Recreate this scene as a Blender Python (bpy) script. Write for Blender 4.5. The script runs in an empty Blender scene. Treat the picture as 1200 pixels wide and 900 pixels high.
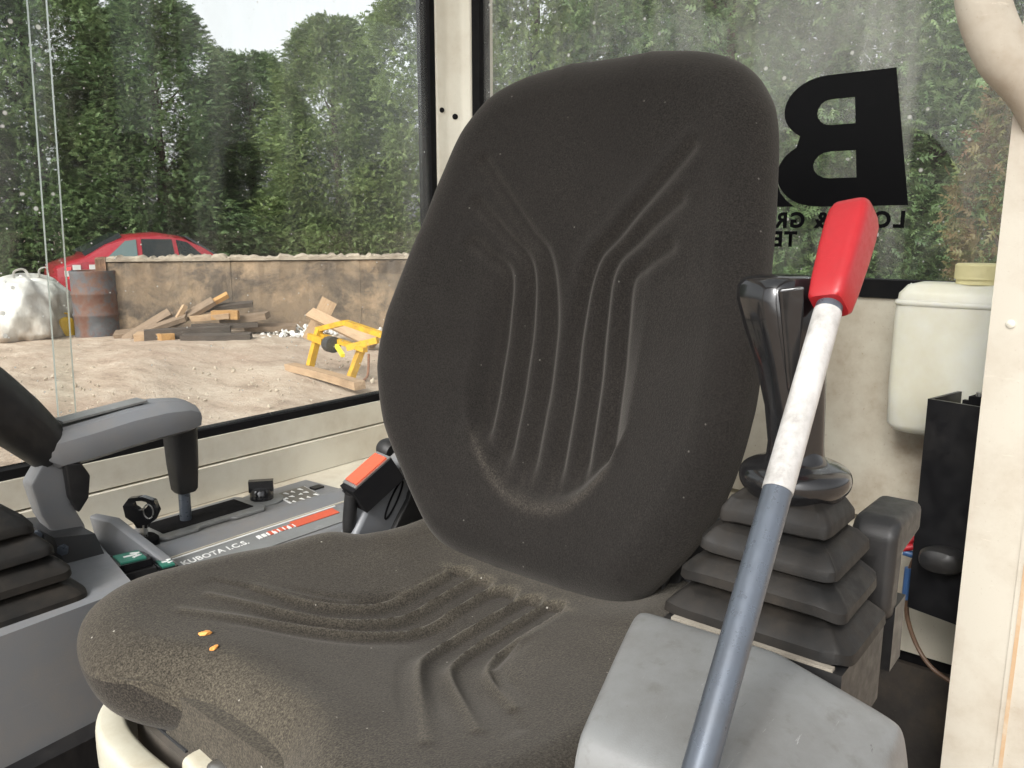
import bpy, bmesh, math, random
import numpy as np
from mathutils import Vector, Matrix

random.seed(7)
rng = np.random.default_rng(11)
sc = bpy.context.scene
col = sc.collection
PI = math.pi
R = math.radians

# ------------------------------------------------------------------ camera
cd = bpy.data.cameras.new('camera')
cam = bpy.data.objects.new('camera', cd)
col.objects.link(cam)
cam.location = (0.66926, 0.49427, 0.78843)
cam.rotation_euler = (R(90 - 10.845), 0, R(129))
cd.sensor_width = 36
cd.lens = 28.5
cd.clip_start = 0.02
cd.clip_end = 600
sc.camera = cam

# ------------------------------------------------------------------ sky, sun, exposure
SUN_EL, SUN_AZ = 38, 8          # degrees; azimuth measured from +X towards +Y
w = bpy.data.worlds.new('World')
sc.world = w
w.use_nodes = True
nt = w.node_tree
nt.nodes.clear()
sky = nt.nodes.new('ShaderNodeTexSky')
sky.sky_type = 'NISHITA'
sky.sun_disc = False
sky.sun_elevation = R(SUN_EL)
sky.sun_rotation = R(90 - SUN_AZ)
sky.air_density = 1.0
sky.dust_density = 4.0
sky.ozone_density = 1.0
hs = nt.nodes.new('ShaderNodeHueSaturation')
hs.inputs['Saturation'].default_value = 0.10      # an even white overcast
bg = nt.nodes.new('ShaderNodeBackground')
bg.inputs['Strength'].default_value = 0.15
wo = nt.nodes.new('ShaderNodeOutputWorld')
nt.links.new(sky.outputs[0], hs.inputs['Color'])
nt.links.new(hs.outputs[0], bg.inputs['Color'])
nt.links.new(bg.outputs[0], wo.inputs['Surface'])
sd = bpy.data.lights.new('sun', 'SUN')
sd.energy = 1.5
sd.angle = R(18)
sd.color = (1.0, 0.975, 0.94)
sun = bpy.data.objects.new('sun', sd)
col.objects.link(sun)
a, e = R(SUN_AZ), R(SUN_EL)
sun.rotation_euler = Vector((math.cos(a) * math.cos(e), math.sin(a) * math.cos(e), math.sin(e))).to_track_quat('Z', 'Y').to_euler()
sc.view_settings.view_transform = 'Standard'
sc.view_settings.look = 'None'
sc.view_settings.gamma = 1
sc.view_settings.exposure = 0.95
sc.cycles.use_denoising = True
sc.cycles.max_bounces = 10
sc.cycles.transparent_max_bounces = 24
sc.cycles.diffuse_bounces = 5

# ------------------------------------------------------------------ helpers: objects
def tag(o, label=None, cat=None, group=None, kind=None):
    if label: o['label'] = label
    if cat: o['category'] = cat
    if group: o['group'] = group
    if kind: o['kind'] = kind
    return o

def empty(name, loc=(0, 0, 0), rz=0):
    o = bpy.data.objects.new(name, None)
    o.empty_display_size = 0.05
    col.objects.link(o)
    o.location = loc
    o.rotation_euler = (0, 0, rz)
    return o

def wloc(p):
    v = Vector(p.location)
    while p.parent:
        p = p.parent
        v = v + Vector(p.location)
    return v

def link(name, me, m=None, parent=None, smooth=True, local=False, angle=35):
    """link a mesh; its points are world points (or local to the parent when local)"""
    o = bpy.data.objects.new(name, me)
    col.objects.link(o)
    if m:
        for mm in (m if isinstance(m, (list, tuple)) else (m,)):
            me.materials.append(mm)
    if parent is not None:
        o.parent = parent
        if not local:
            o.location = -wloc(parent)
    if smooth and len(me.polygons):
        me.polygons.foreach_set('use_smooth', [True] * len(me.polygons))
        try:
            me.set_sharp_from_angle(angle=R(angle))
        except Exception:
            pass
    return o

def wn_(o):
    m_ = o.modifiers.new('weighted', 'WEIGHTED_NORMAL')
    m_.keep_sharp = True
    return o

def bm_mesh(bm, name='m'):
    bmesh.ops.recalc_face_normals(bm, faces=bm.faces)
    me = bpy.data.meshes.new(name)
    bm.to_mesh(me)
    bm.free()
    return me

def bev(bm, r, seg=3, angle=20):
    if r <= 0: return
    ed = [x for x in bm.edges if len(x.link_faces) == 2 and x.calc_face_angle(0) > R(angle)]
    bmesh.ops.bevel(bm, geom=ed, offset=r, segments=seg, profile=0.5, affect='EDGES', clamp_overlap=True)

def box_me(lo, hi, r=0.003, seg=3, M=None, taper=None):
    bm = bmesh.new()
    lo, hi = Vector(lo), Vector(hi)
    vs = []
    c = (lo + hi) / 2
    for z in (lo.z, hi.z):
        k = taper if (taper and z == hi.z) else 1
        for x, y in ((lo.x, lo.y), (hi.x, lo.y), (hi.x, hi.y), (lo.x, hi.y)):
            vs.append(bm.verts.new((c.x + (x - c.x) * k, c.y + (y - c.y) * k, z)))
    for f in ((3, 2, 1, 0), (4, 5, 6, 7), (0, 1, 5, 4), (1, 2, 6, 5), (2, 3, 7, 6), (3, 0, 4, 7)):
        bm.faces.new([vs[i] for i in f])
    bev(bm, r, seg)
    if M is not None:
        bmesh.ops.transform(bm, matrix=M, verts=bm.verts)
    return bm_mesh(bm)

def box(name, lo, hi, m, parent=None, r=0.003, seg=3, M=None, local=False, taper=None):
    return wn_(link(name, box_me(lo, hi, r, seg, M, taper), m, parent, local=local))

def hexa(name, p8, m, parent=None, r=0.003, seg=3):
    """box from eight corners: bottom ring of four, top ring of four"""
    bm = bmesh.new()
    vs = [bm.verts.new(p) for p in p8]
    for f in ((3, 2, 1, 0), (4, 5, 6, 7), (0, 1, 5, 4), (1, 2, 6, 5), (2, 3, 7, 6), (3, 0, 4, 7)):
        bm.faces.new([vs[i] for i in f])
    bev(bm, r, seg)
    return wn_(link(name, bm_mesh(bm), m, parent))

def prism(name, pts, off, m, parent=None, r=0.002, seg=2, angle=20, local=False):
    """outline (3-D points) pushed along off, edges rounded"""
    bm = bmesh.new()
    a_ = [bm.verts.new(p) for p in pts]
    off = Vector(off)
    b_ = [bm.verts.new(Vector(p) + off) for p in pts]
    n = len(pts)
    bm.faces.new(a_[::-1])
    bm.faces.new(b_)
    for i in range(n):
        bm.faces.new((a_[i], a_[(i + 1) % n], b_[(i + 1) % n], b_[i]))
    bmesh.ops.recalc_face_normals(bm, faces=bm.faces)
    bev(bm, r, seg, angle)
    return wn_(link(name, bm_mesh(bm), m, parent, local=local))

def loft_me(rings, cap=True, closed=True):
    bm = bmesh.new()
    rr = [[bm.verts.new(p) for p in g] for g in rings]
    n = len(rings[0])
    for g, h in zip(rr, rr[1:]):
        for i in range(n if closed else n - 1):
            j = (i + 1) % n
            bm.faces.new((g[i], g[j], h[j], h[i]))
    if cap:
        bm.faces.new(rr[0][::-1])
        bm.faces.new(rr[-1])
    return bm_mesh(bm)

def loft(name, rings, m, parent=None, cap=True, local=False, angle=40):
    return link(name, loft_me(rings, cap), m, parent, local=local, angle=angle)

def smooth_path(pts, n=8):
    """Catmull-Rom through the points"""
    P = [Vector(p) for p in pts]
    P = [P[0] * 2 - P[1]] + P + [P[-1] * 2 - P[-2]]
    out = []
    for i in range(1, len(P) - 2):
        for k in range(n):
            t = k / n
            out.append(0.5 * ((2 * P[i]) + (P[i + 1] - P[i - 1]) * t + (2 * P[i - 1] - 5 * P[i] + 4 * P[i + 1] - P[i + 2]) * t * t
                              + (3 * P[i] - P[i - 1] - 3 * P[i + 1] + P[i + 2]) * t ** 3))
    out.append(P[-2])
    return out

def tube_rings(path, rad, n=16, flat=1.0, up=None):
    path = [Vector(p) for p in path]
    k = len(path)
    if not hasattr(rad, '__len__'):
        rad = [rad] * k
    elif len(rad) != k:
        rad = np.interp(np.linspace(0, 1, k), np.linspace(0, 1, len(rad)), rad)
    rings = []
    prev = None
    for i, p in enumerate(path):
        t = (path[min(i + 1, k - 1)] - path[max(i - 1, 0)]).normalized()
        if prev is None:
            ref = Vector(up) if up else (Vector((0, 0, 1)) if abs(t.z) < 0.9 else Vector((1, 0, 0)))
            u = (ref - t * ref.dot(t)).normalized()
        else:
            u = (prev - t * prev.dot(t)).normalized()
        v = t.cross(u)
        prev = u
        rings.append([p + (u * math.cos(2 * PI * q / n) + v * math.sin(2 * PI * q / n) * flat) * float(rad[i]) for q in range(n)])
    return rings

def tube(name, pts, rad, m, parent=None, n=16, sm=0, flat=1.0, up=None, local=False):
    path = smooth_path(pts, sm) if sm else pts
    return loft(name, tube_rings(path, rad, n, flat, up), m, parent, local=local)

def sring(c, w_, d_, p=4.0, n=32, ux=(1, 0, 0), uy=(0, 1, 0)):
    """superellipse ring: w_ half size along ux, d_ along uy"""
    c, ux, uy = Vector(c), Vector(ux), Vector(uy)
    out = []
    for i in range(n):
        t = 2 * PI * i / n
        cs, sn = math.cos(t), math.sin(t)
        out.append(c + ux * w_ * math.copysign(abs(cs) ** (2 / p), cs) + uy * d_ * math.copysign(abs(sn) ** (2 / p), sn))
    return out

def lathe(name, prof, c, m, parent=None, n=28, axis=(0, 0, 1), local=False):
    ax = Vector(axis).normalized()
    u = ax.orthogonal().normalized()
    v = ax.cross(u)
    c = Vector(c)
    rings = [[c + ax * h + (u * math.cos(2 * PI * i / n) + v * math.sin(2 * PI * i / n)) * max(r, 1e-4) for i in range(n)] for r, h in prof]
    return loft(name, rings, m, parent, local=local)

def text(name, body, M, size, m, parent, depth=0.0, bold=0.0, spacing=1.0):
    cu = bpy.data.curves.new(name, 'FONT')
    cu.body = body
    cu.size = size
    cu.offset = bold
    cu.extrude = depth
    cu.space_character = spacing
    cu.resolution_u = 4
    t = bpy.data.objects.new(name, cu)
    col.objects.link(t)
    dg = bpy.context.evaluated_depsgraph_get()
    me = bpy.data.meshes.new_from_object(t.evaluated_get(dg))
    bpy.data.objects.remove(t)
    me.transform(M)
    return link(name, me, m, parent, smooth=False)

def frame(o, x, y):
    x, y, o = Vector(x).normalized(), Vector(y).normalized(), Vector(o)
    z = x.cross(y)
    return Matrix(((x.x, y.x, z.x, o.x), (x.y, y.y, z.y, o.y), (x.z, y.z, z.z, o.z), (0, 0, 0, 1)))

# ------------------------------------------------------------------ helpers: materials
class NT:
    def __init__(s, name):
        s.m = bpy.data.materials.new(name)
        s.m.use_nodes = True
        s.t = s.m.node_tree
        s.t.nodes.clear()
        s.out = s.t.nodes.new('ShaderNodeOutputMaterial')
        s.tc = s.t.nodes.new('ShaderNodeTexCoord')
    def n(s, typ, ins=None, **kw):
        x = s.t.nodes.new('ShaderNode' + typ)
        for k, v in kw.items(): setattr(x, k, v)
        for k, v in (ins or {}).items(): s.set(x, k, v)
        return x
    def set(s, x, k, v):
        i = x.inputs[k]
        if isinstance(v, bpy.types.NodeSocket): s.t.links.new(v, i)
        elif isinstance(v, (tuple, list)) and len(v) == 3 and i.type == 'RGBA': i.default_value = (*v, 1)
        else: i.default_value = v
    def noise(s, scale, detail=4, rough=0.55, vec=None, dist=0.0):
        return s.n('TexNoise', {'Vector': vec or s.tc.outputs['Object'], 'Scale': scale, 'Detail': detail, 'Roughness': rough, 'Distortion': dist})
    def mapv(s, scale=(1, 1, 1), rot=(0, 0, 0), loc=(0, 0, 0), src='Object'):
        return s.n('Mapping', {'Vector': s.tc.outputs[src], 'Scale': scale, 'Rotation': rot, 'Location': loc}).outputs[0]
    def ramp(s, fac, stops):
        x = s.n('ValToRGB', {'Fac': fac})
        el = x.color_ramp.elements
        while len(el) < len(stops): el.new(0.5)
        for q, (p, c) in zip(el, stops):
            q.position = p
            q.color = (*c, 1) if hasattr(c, '__len__') else (c, c, c, 1)
        return x.outputs[0]
    def rng(s, v, a_, b_, c_=0.0, d_=1.0):
        return s.n('MapRange', {'Value': v, 'From Min': a_, 'From Max': b_, 'To Min': c_, 'To Max': d_}).outputs[0]
    def mix(s, f, a_, b_, mode='MIX'):
        x = s.n('Mix', data_type='RGBA', blend_type=mode)
        s.set(x, 0, f); s.set(x, 6, a_); s.set(x, 7, b_)
        return x.outputs[2]
    def math(s, op, a_, b_=0.0):
        x = s.n('Math', operation=op)
        s.set(x, 0, a_); s.set(x, 1, b_)
        return x.outputs[0]
    def bump(s, h, strength=0.3, dist=0.001, nrm=None):
        x = s.n('Bump', {'Height': h, 'Strength': strength, 'Distance': dist})
        if nrm: s.set(x, 'Normal', nrm)
        return x.outputs[0]
    def bsdf(s, color, rough=0.5, normal=None, **kw):
        x = s.n('BsdfPrincipled', {'Base Color': color, 'Roughness': rough})
        if normal: s.set(x, 'Normal', normal)
        for k, v in kw.items(): s.set(x, k.replace('_', ' '), v)
        s.t.links.new(x.outputs[0], s.out.inputs['Surface'])
        return x

MATS = {}
def plastic(name, c, rough=0.45, dirt=None, dirt_amt=0.3, dirt_scale=9, grain=1400, grain_s=0.15, metal=0.0, scratch=0.0, spec=0.5, coat=0.0):
    """moulded plastic, paint or metal with uneven dirt, a fine grain and scuffs"""
    k = NT(name)
    n1 = k.noise(dirt_scale, 7, 0.65)
    n2 = k.noise(dirt_scale * 7, 4, 0.6)
    f = k.math('MULTIPLY', k.rng(n1.outputs[0], 0.42, 0.68), k.rng(n2.outputs[0], 0.3, 0.7, 0.4, 1))
    c2 = dirt or tuple(v * 0.6 for v in c)
    colr = k.mix(k.math('MULTIPLY', f, dirt_amt), c, c2)
    tiny = k.noise(dirt_scale * 45, 3, 0.6)
    colr = k.mix(k.rng(tiny.outputs[0], 0.64, 0.72, 0, 0.5 * dirt_amt), colr, c2)
    if scratch:
        ns = k.noise(6, 5, 0.7, vec=k.mapv((3, 3, 26), (0.5, 0.4, 0.2)), dist=0.6)
        colr = k.mix(k.rng(ns.outputs[0], 0.66, 0.70, 0, scratch), colr, tuple(min(1, v * 1.5 + 0.06) for v in c))
    g = k.noise(grain, 2, 0.5)
    rv = k.rng(n2.outputs[0], 0.3, 0.7, rough - 0.07, rough + 0.1)
    k.bsdf(colr, rv, k.bump(g.outputs[0], grain_s, 0.0004), Metallic=metal, **{'Specular_IOR_Level': spec, 'Coat_Weight': coat})
    MATS[name] = k.m
    return k.m

cream = plastic('cream_paint', (0.64, 0.61, 0.52), 0.5, (0.32, 0.24, 0.15), 0.45, 7, 500, 0.08)
cream_dark = plastic('cream_paint_darkened', (0.50, 0.465, 0.39), 0.55, (0.27, 0.19, 0.12), 0.6, 9, 500, 0.1, scratch=0.25)  # same cream paint, darkened to offset strong light at the door; plus dirt, scuffs
cream2 = plastic('cream_paint_grubby', (0.56, 0.52, 0.425), 0.55, (0.25, 0.165, 0.095), 0.8, 6, 500, 0.08)
greyp = plastic('grey_plastic', (0.165, 0.172, 0.182), 0.46, (0.24, 0.205, 0.165), 0.5, 8, 900, 0.25, scratch=0.25)
greyl = plastic('light_grey_plastic', (0.185, 0.19, 0.187), 0.4, (0.085, 0.078, 0.068), 0.6, 10, 700, 0.12, scratch=0.3)
greyd = plastic('dark_grey_plastic', (0.032, 0.033, 0.035), 0.5, (0.09, 0.075, 0.06), 0.5, 12, 900, 0.2)
rubber = plastic('black_rubber', (0.010, 0.010, 0.0105), 0.5, (0.05, 0.043, 0.035), 0.4, 14, 800, 0.2)
rubberg = plastic('dusty_rubber', (0.0085, 0.0083, 0.008), 0.55, (0.055, 0.043, 0.031), 0.45, 14, 900, 0.25, spec=0.28)
seal = plastic('window_seal', (0.006, 0.006, 0.007), 0.8, (0.02, 0.018, 0.016), 0.4, 14, 800, 0.1, spec=0.12)
gloss = plastic('gloss_black', (0.008, 0.008, 0.009), 0.16, (0.03, 0.03, 0.03), 0.3, 20, 200, 0.02, coat=0.4)
blackm = plastic('black_metal', (0.006, 0.006, 0.007), 0.42, (0.05, 0.045, 0.04), 0.3, 9, 700, 0.12)
red = plastic('red_plastic', (0.37, 0.011, 0.016), 0.42, (0.25, 0.02, 0.02), 0.35, 30, 700, 0.1, scratch=0.25)
orange = plastic('faded_orange', (0.55, 0.09, 0.04), 0.45, (0.35, 0.1, 0.06), 0.3, 30)
steel = plastic('grey_steel_tube', (0.13, 0.15, 0.18), 0.3, (0.08, 0.08, 0.08), 0.4, 20, 700, 0.05, metal=0.55, scratch=0.3)
bright = plastic('bright_steel', (0.45, 0.45, 0.44), 0.3, (0.2, 0.16, 0.12), 0.5, 30, 600, 0.05, metal=0.9)
whitet = plastic('white_tape', (0.56, 0.55, 0.53), 0.4, (0.12, 0.10, 0.08), 0.8, 26, 700, 0.05)
offwhite = plastic('off_white_plastic', (0.47, 0.455, 0.37), 0.42, (0.3, 0.24, 0.15), 0.55, 14, 700, 0.1)
whitep = plastic('white_print', (0.75, 0.75, 0.73), 0.5, (0.4, 0.38, 0.35), 0.4, 60)
decal = plastic('black_vinyl', (0.0015, 0.0015, 0.002), 0.5, (0.003, 0.003, 0.003), 0.3, 20, spec=0.08)
green = plastic('green_print', (0.02, 0.16, 0.11), 0.35, (0.03, 0.1, 0.08), 0.3, 60)
sheetm = plastic('label_sheet', (0.12, 0.115, 0.1), 0.5, (0.2, 0.17, 0.13), 0.6, 30)
floorm = plastic('cab_floor_rubber', (0.035, 0.03, 0.026), 0.75, (0.11, 0.085, 0.06), 0.8, 10)
redw = plastic('red_wire', (0.5, 0.02, 0.03), 0.4)
bluew = plastic('blue_wire', (0.05, 0.12, 0.28), 0.4)
browntube = plastic('brown_cable', (0.13, 0.075, 0.045), 0.5)
rustm = plastic('rust', (0.18, 0.075, 0.035), 0.85, (0.08, 0.04, 0.03), 0.6, 30)
headl = plastic('headlining', (0.36, 0.34, 0.3), 0.8)

def fabric(name, c, dustc, dust_amt):
    k = NT(name)
    att = k.n('Attribute', attribute_name='dust')
    n1 = k.noise(7, 5, 0.6)
    n2 = k.noise(680, 3, 0.65)                      # pile
    n3 = k.noise(330, 4, 0.75)
    base = k.mix(k.rng(n2.outputs[0], 0.36, 0.68, 0, 0.9), tuple(v * 0.45 for v in c), tuple(v * 2.1 for v in c))
    f = k.math('MULTIPLY', att.outputs['Fac'], k.rng(n3.outputs[0], 0.32, 0.7, 0.25, 1.0))
    f = k.math('MULTIPLY', f, k.rng(n2.outputs[0], 0.35, 0.65, 0.25, 1.0))
    base = k.mix(k.rng(n1.outputs[0], 0.35, 0.65, 0, 0.35), base, tuple(v * 1.5 for v in c))
    base = k.mix(f, base, dustc)
    nb = k.noise(4.5, 6, 0.65)
    f2 = k.math('MULTIPLY', k.rng(nb.outputs[0], 0.45, 0.7), k.rng(n2.outputs[0], 0.45, 0.7))
    base = k.mix(k.math('MULTIPLY', f2, dust_amt), base, dustc)
    vo = k.n('TexVoronoi', {'Vector': k.tc.outputs['Object'], 'Scale': 75.0, 'Randomness': 1.0})
    sp = k.math('MULTIPLY', k.rng(vo.outputs['Distance'], 0.05, 0.09, 1, 0), k.rng(vo.outputs['Color'], 0.72, 0.78))
    base = k.mix(k.math('MULTIPLY', sp, 0.8 * min(1, dust_amt * 2)), base, (0.5, 0.47, 0.42))
    wv = k.noise(420, 2, 0.5)
    b1 = k.bump(n2.outputs[0], 0.6, 0.0009)
    b2 = k.bump(wv.outputs[0], 0.3, 0.0008, b1)
    b = k.bsdf(base, 0.95, b2)
    b.inputs['Sheen Weight'].default_value = 0.16
    b.inputs['Sheen Roughness'].default_value = 0.5
    b.inputs['Sheen Tint'].default_value = (0.7, 0.66, 0.6, 1)
    b.inputs['Specular IOR Level'].default_value = 0.15
    return k.m

fab_back = fabric('seat_back_fabric', (0.0105, 0.0092, 0.0082), (0.11, 0.096, 0.078), 0.10)
fab_seat = fabric('seat_cushion_fabric', (0.0175, 0.015, 0.0125), (0.17, 0.148, 0.108), 0.36)

def glassmat(name, veil, speck, streak_rot, streak_lo=0.45):
    """thin dirty glazing: clear pane, fresnel mirror, a veil of dust and dried drops"""
    k = NT(name)
    tr = k.n('BsdfTransparent', {'Color': (0.97, 0.985, 0.975)})
    gl = k.n('BsdfGlossy', {'Color': (1, 1, 1), 'Roughness': 0.02})
    fr = k.n('Fresnel', {'IOR': 1.35})
    m1 = k.n('MixShader', {0: k.math('MULTIPLY', fr.outputs[0], 0.55)})
    k.t.links.new(tr.outputs[0], m1.inputs[1]); k.t.links.new(gl.outputs[0], m1.inputs[2])
    tl = k.n('BsdfTranslucent', {'Color': (0.8, 0.82, 0.8)})
    df = k.n('BsdfDiffuse', {'Color': (0.75, 0.75, 0.72)})
    md = k.n('MixShader', {0: 0.25})
    k.t.links.new(tl.outputs[0], md.inputs[1]); k.t.links.new(df.outputs[0], md.inputs[2])
    n1 = k.noise(3.0, 5, 0.6, vec=k.mapv((1, 1, 1), streak_rot))
    n2 = k.noise(5.0, 6, 0.7, vec=k.mapv((2.2, 2.2, 0.35), streak_rot), dist=0.5)
    v = k.math('ADD', k.rng(n1.outputs[0], streak_lo, 0.75, 0.1, 0.8), k.rng(n2.outputs[0], 0.5, 0.72, 0, 0.7))
    v = k.math('MULTIPLY', v, veil)
    vo = k.n('TexVoronoi', {'Vector': k.tc.outputs['Object'], 'Scale': 42.0, 'Randomness': 1.0})
    d = k.math('MULTIPLY', k.rng(vo.outputs['Distance'], 0.07, 0.15, 1, 0), k.rng(vo.outputs['Color'], 0.64, 0.66))
    vo2 = k.n('TexVoronoi', {'Vector': k.tc.outputs['Object'], 'Scale': 110.0, 'Randomness': 1.0})
    d2 = k.math('MULTIPLY', k.rng(vo2.outputs['Distance'], 0.08, 0.16, 1, 0), k.rng(vo2.outputs['Color'], 0.72, 0.78))
    v = k.math('ADD', v, k.math('MULTIPLY', k.math('MAXIMUM', d, k.math('MULTIPLY', d2, 0.7)), speck))
    mo = k.n('MixShader', {0: k.math('MINIMUM', v, 0.9)})
    k.t.links.new(m1.outputs[0], mo.inputs[1]); k.t.links.new(md.outputs[0], mo.inputs[2])
    k.t.links.new(mo.outputs[0], k.out.inputs['Surface'])
    return k.m

glass_side = glassmat('side_glass', 0.085, 1.3, (0, 0, 0))
glass_rear = glassmat('rear_glass', 0.27, 0.9, (0.1, 0, 0.3), 0.5)
kk = NT('glass_edge')
kk.bsdf((0.24, 0.28, 0.26), 0.3, **{'Transmission_Weight': 0.3})
glass_edge = kk.m

# ================================================================== THE SETTING
GZ = -0.632                                  # yard level, cab floor at 0

def soil(name, lo, mid, hi, wet, bump=1.0):
    k = NT(name)
    n1 = k.noise(0.55, 8, 0.62)
    n2 = k.noise(9, 8, 0.7)
    mp = k.mapv((1.5, 0.62, 1), (0, 0, R(-40)))
    n3 = k.noise(2.6, 10, 0.74, vec=mp, dist=0.25)
    n4 = k.noise(38, 5, 0.75)
    c = k.ramp(n3.outputs[0], [(0.28, lo), (0.46, mid), (0.66, hi)])
    c = k.mix(k.rng(n1.outputs[0], 0.5, 0.66, 0, 0.6), c, wet)
    c = k.mix(k.rng(n2.outputs[0], 0.52, 0.72, 0, 0.5), c, hi)
    c = k.mix(k.rng(n4.outputs[0], 0.54, 0.68, 0, 0.75), c, lo)
    h = k.math('ADD', k.math('MULTIPLY', n3.outputs[0], 0.5), k.math('ADD', k.math('MULTIPLY', n2.outputs[0], 0.25), k.math('MULTIPLY', n4.outputs[0], 0.1)))
    k.bsdf(c, 0.95, k.bump(h, 0.9 * bump, 0.08))
    return k.m

soilm = soil('yard_soil', (0.20, 0.14, 0.10), (0.37, 0.285, 0.212), (0.52, 0.43, 0.338), (0.32, 0.222, 0.162))
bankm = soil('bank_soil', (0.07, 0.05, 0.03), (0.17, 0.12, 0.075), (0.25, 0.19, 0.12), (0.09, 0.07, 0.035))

def gnoise(x, y, seed=0):
    r_ = np.random.default_rng(seed)
    z = np.zeros_like(x)
    for k_ in range(26):
        f = 0.25 * 1.27 ** (k_ * 0.8) * 2
        th = r_.uniform(0, PI)
        z += np.sin((x * math.cos(th) + y * math.sin(th)) * f + r_.uniform(0, 6.3)) / f ** 0.9
    return z

def grid_mesh(X, Y, Z):
    n, m_ = X.shape
    v = np.stack([X.ravel(), Y.ravel(), Z.ravel()], 1)
    idx = np.arange(n * m_).reshape(n, m_)
    f = np.stack([idx[:-1, :-1].ravel(), idx[1:, :-1].ravel(), idx[1:, 1:].ravel(), idx[:-1, 1:].ravel()], 1)
    me = bpy.data.meshes.new('grid')
    me.from_pydata(v.tolist(), [], f.tolist())
    me.update()
    return me

# ground: one sheet to the horizon, fine where the yard shows, with ruts and low lumps
gx = np.concatenate([np.linspace(-400, -20, 12), np.linspace(-19, 6, 210), np.linspace(8, 400, 12)])
gy = np.concatenate([np.linspace(-400, -24, 12), np.linspace(-23, 4, 220), np.linspace(6, 400, 12)])
X, Y = np.meshgrid(gx, gy, indexing='ij')
near = np.exp(-((X + 5) ** 2 + (Y + 8) ** 2) / 260)
Z = GZ + 0.012 * gnoise(X * 1.6, Y * 1.6, 3) * near
u = X * 0.82 - Y * 0.57
Z += near * 0.022 * np.sin(u * 5.1 + 0.8 * np.sin(Y * 0.9)) * np.exp(-((X * 0.57 + Y * 0.82 + 7.0) / 3) ** 2)
ground = link('ground', grid_mesh(X, Y, Z), soilm)
tag(ground, 'bare pale brown earth of the yard with shallow ruts', kind='structure')

# the bank of earth under the trees
WA, WB = Vector((-4.35, -10.45, GZ)), Vector((-9.2, -7.05, GZ))       # line of the concrete wall
wd = (WB - WA).normalized()
wn = Vector((wd.y, -wd.x, 0))
if wn.dot(Vector((-1, -1, 0))) < 0: wn = -wn                          # away from the camera
def wp(s_, d_, z=0.0):
    """a point s_ metres along the wall line, d_ metres behind it"""
    return WA + wd * s_ + wn * d_ + Vector((0, 0, z))
S, D = np.meshgrid(np.linspace(-16, 30, 150), np.linspace(0, 14, 60), indexing='ij')
PX = WA.x + wd.x * S + wn.x * (D + 5.2)
PY = WA.y + wd.y * S + wn.y * (D + 5.2)
ramp_ = np.clip(D / 3.2, 0, 1)
ramp_ = ramp_ * ramp_ * (3 - 2 * ramp_)
PZ = GZ - 0.06 + ramp_ * (0.75 + 0.05 * gnoise(S * 2.0, D * 2.0, 5)) + 0.02 * gnoise(S * 6, D * 6, 6) * ramp_
bank = link('earth_bank', grid_mesh(PX, PY, PZ), bankm)
tag(bank, 'bare brown bank of earth under the conifers', kind='structure')

# ------------------------------------------------------------------ conifers
def leafmat(name, c1, c2, c3):
    k = NT(name)
    at = k.n('Attribute', attribute_name='tint')
    oi = k.n('ObjectInfo')
    n1 = k.noise(0.8, 4, 0.6)
    c = k.ramp(at.outputs['Fac'], [(0.0, c1), (0.5, c2), (1.0, c3)])
    c = k.mix(k.rng(n1.outputs[0], 0.35, 0.65, 0, 0.45), c, c1)
    c = k.mix(k.math('MULTIPLY', oi.outputs['Random'], 0.35), c, c3)
    b = k.n('BsdfPrincipled', {'Base Color': c, 'Roughness': 0.55, 'Specular IOR Level': 0.35})
    tl = k.n('BsdfTranslucent', {'Color': c})
    mx = k.n('MixShader', {0: 0.35})
    k.t.links.new(b.outputs[0], mx.inputs[1]); k.t.links.new(tl.outputs[0], mx.inputs[2])
    k.t.links.new(mx.outputs[0], k.out.inputs['Surface'])
    return k.m

leaf_a = leafmat('conifer_leaf', (0.062, 0.11, 0.045), (0.12, 0.19, 0.072), (0.205, 0.28, 0.12))
leaf_b = leafmat('yellow_conifer_leaf', (0.085, 0.13, 0.045), (0.16, 0.225, 0.076), (0.25, 0.31, 0.125))
leaf_c = leafmat('rusty_leaf', (0.12, 0.05, 0.03), (0.15, 0.12, 0.05), (0.14, 0.19, 0.065))
barkm = plastic('bark', (0.075, 0.055, 0.04), 0.95, (0.03, 0.022, 0.016), 0.8, 6, 60, 0.8)

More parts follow.
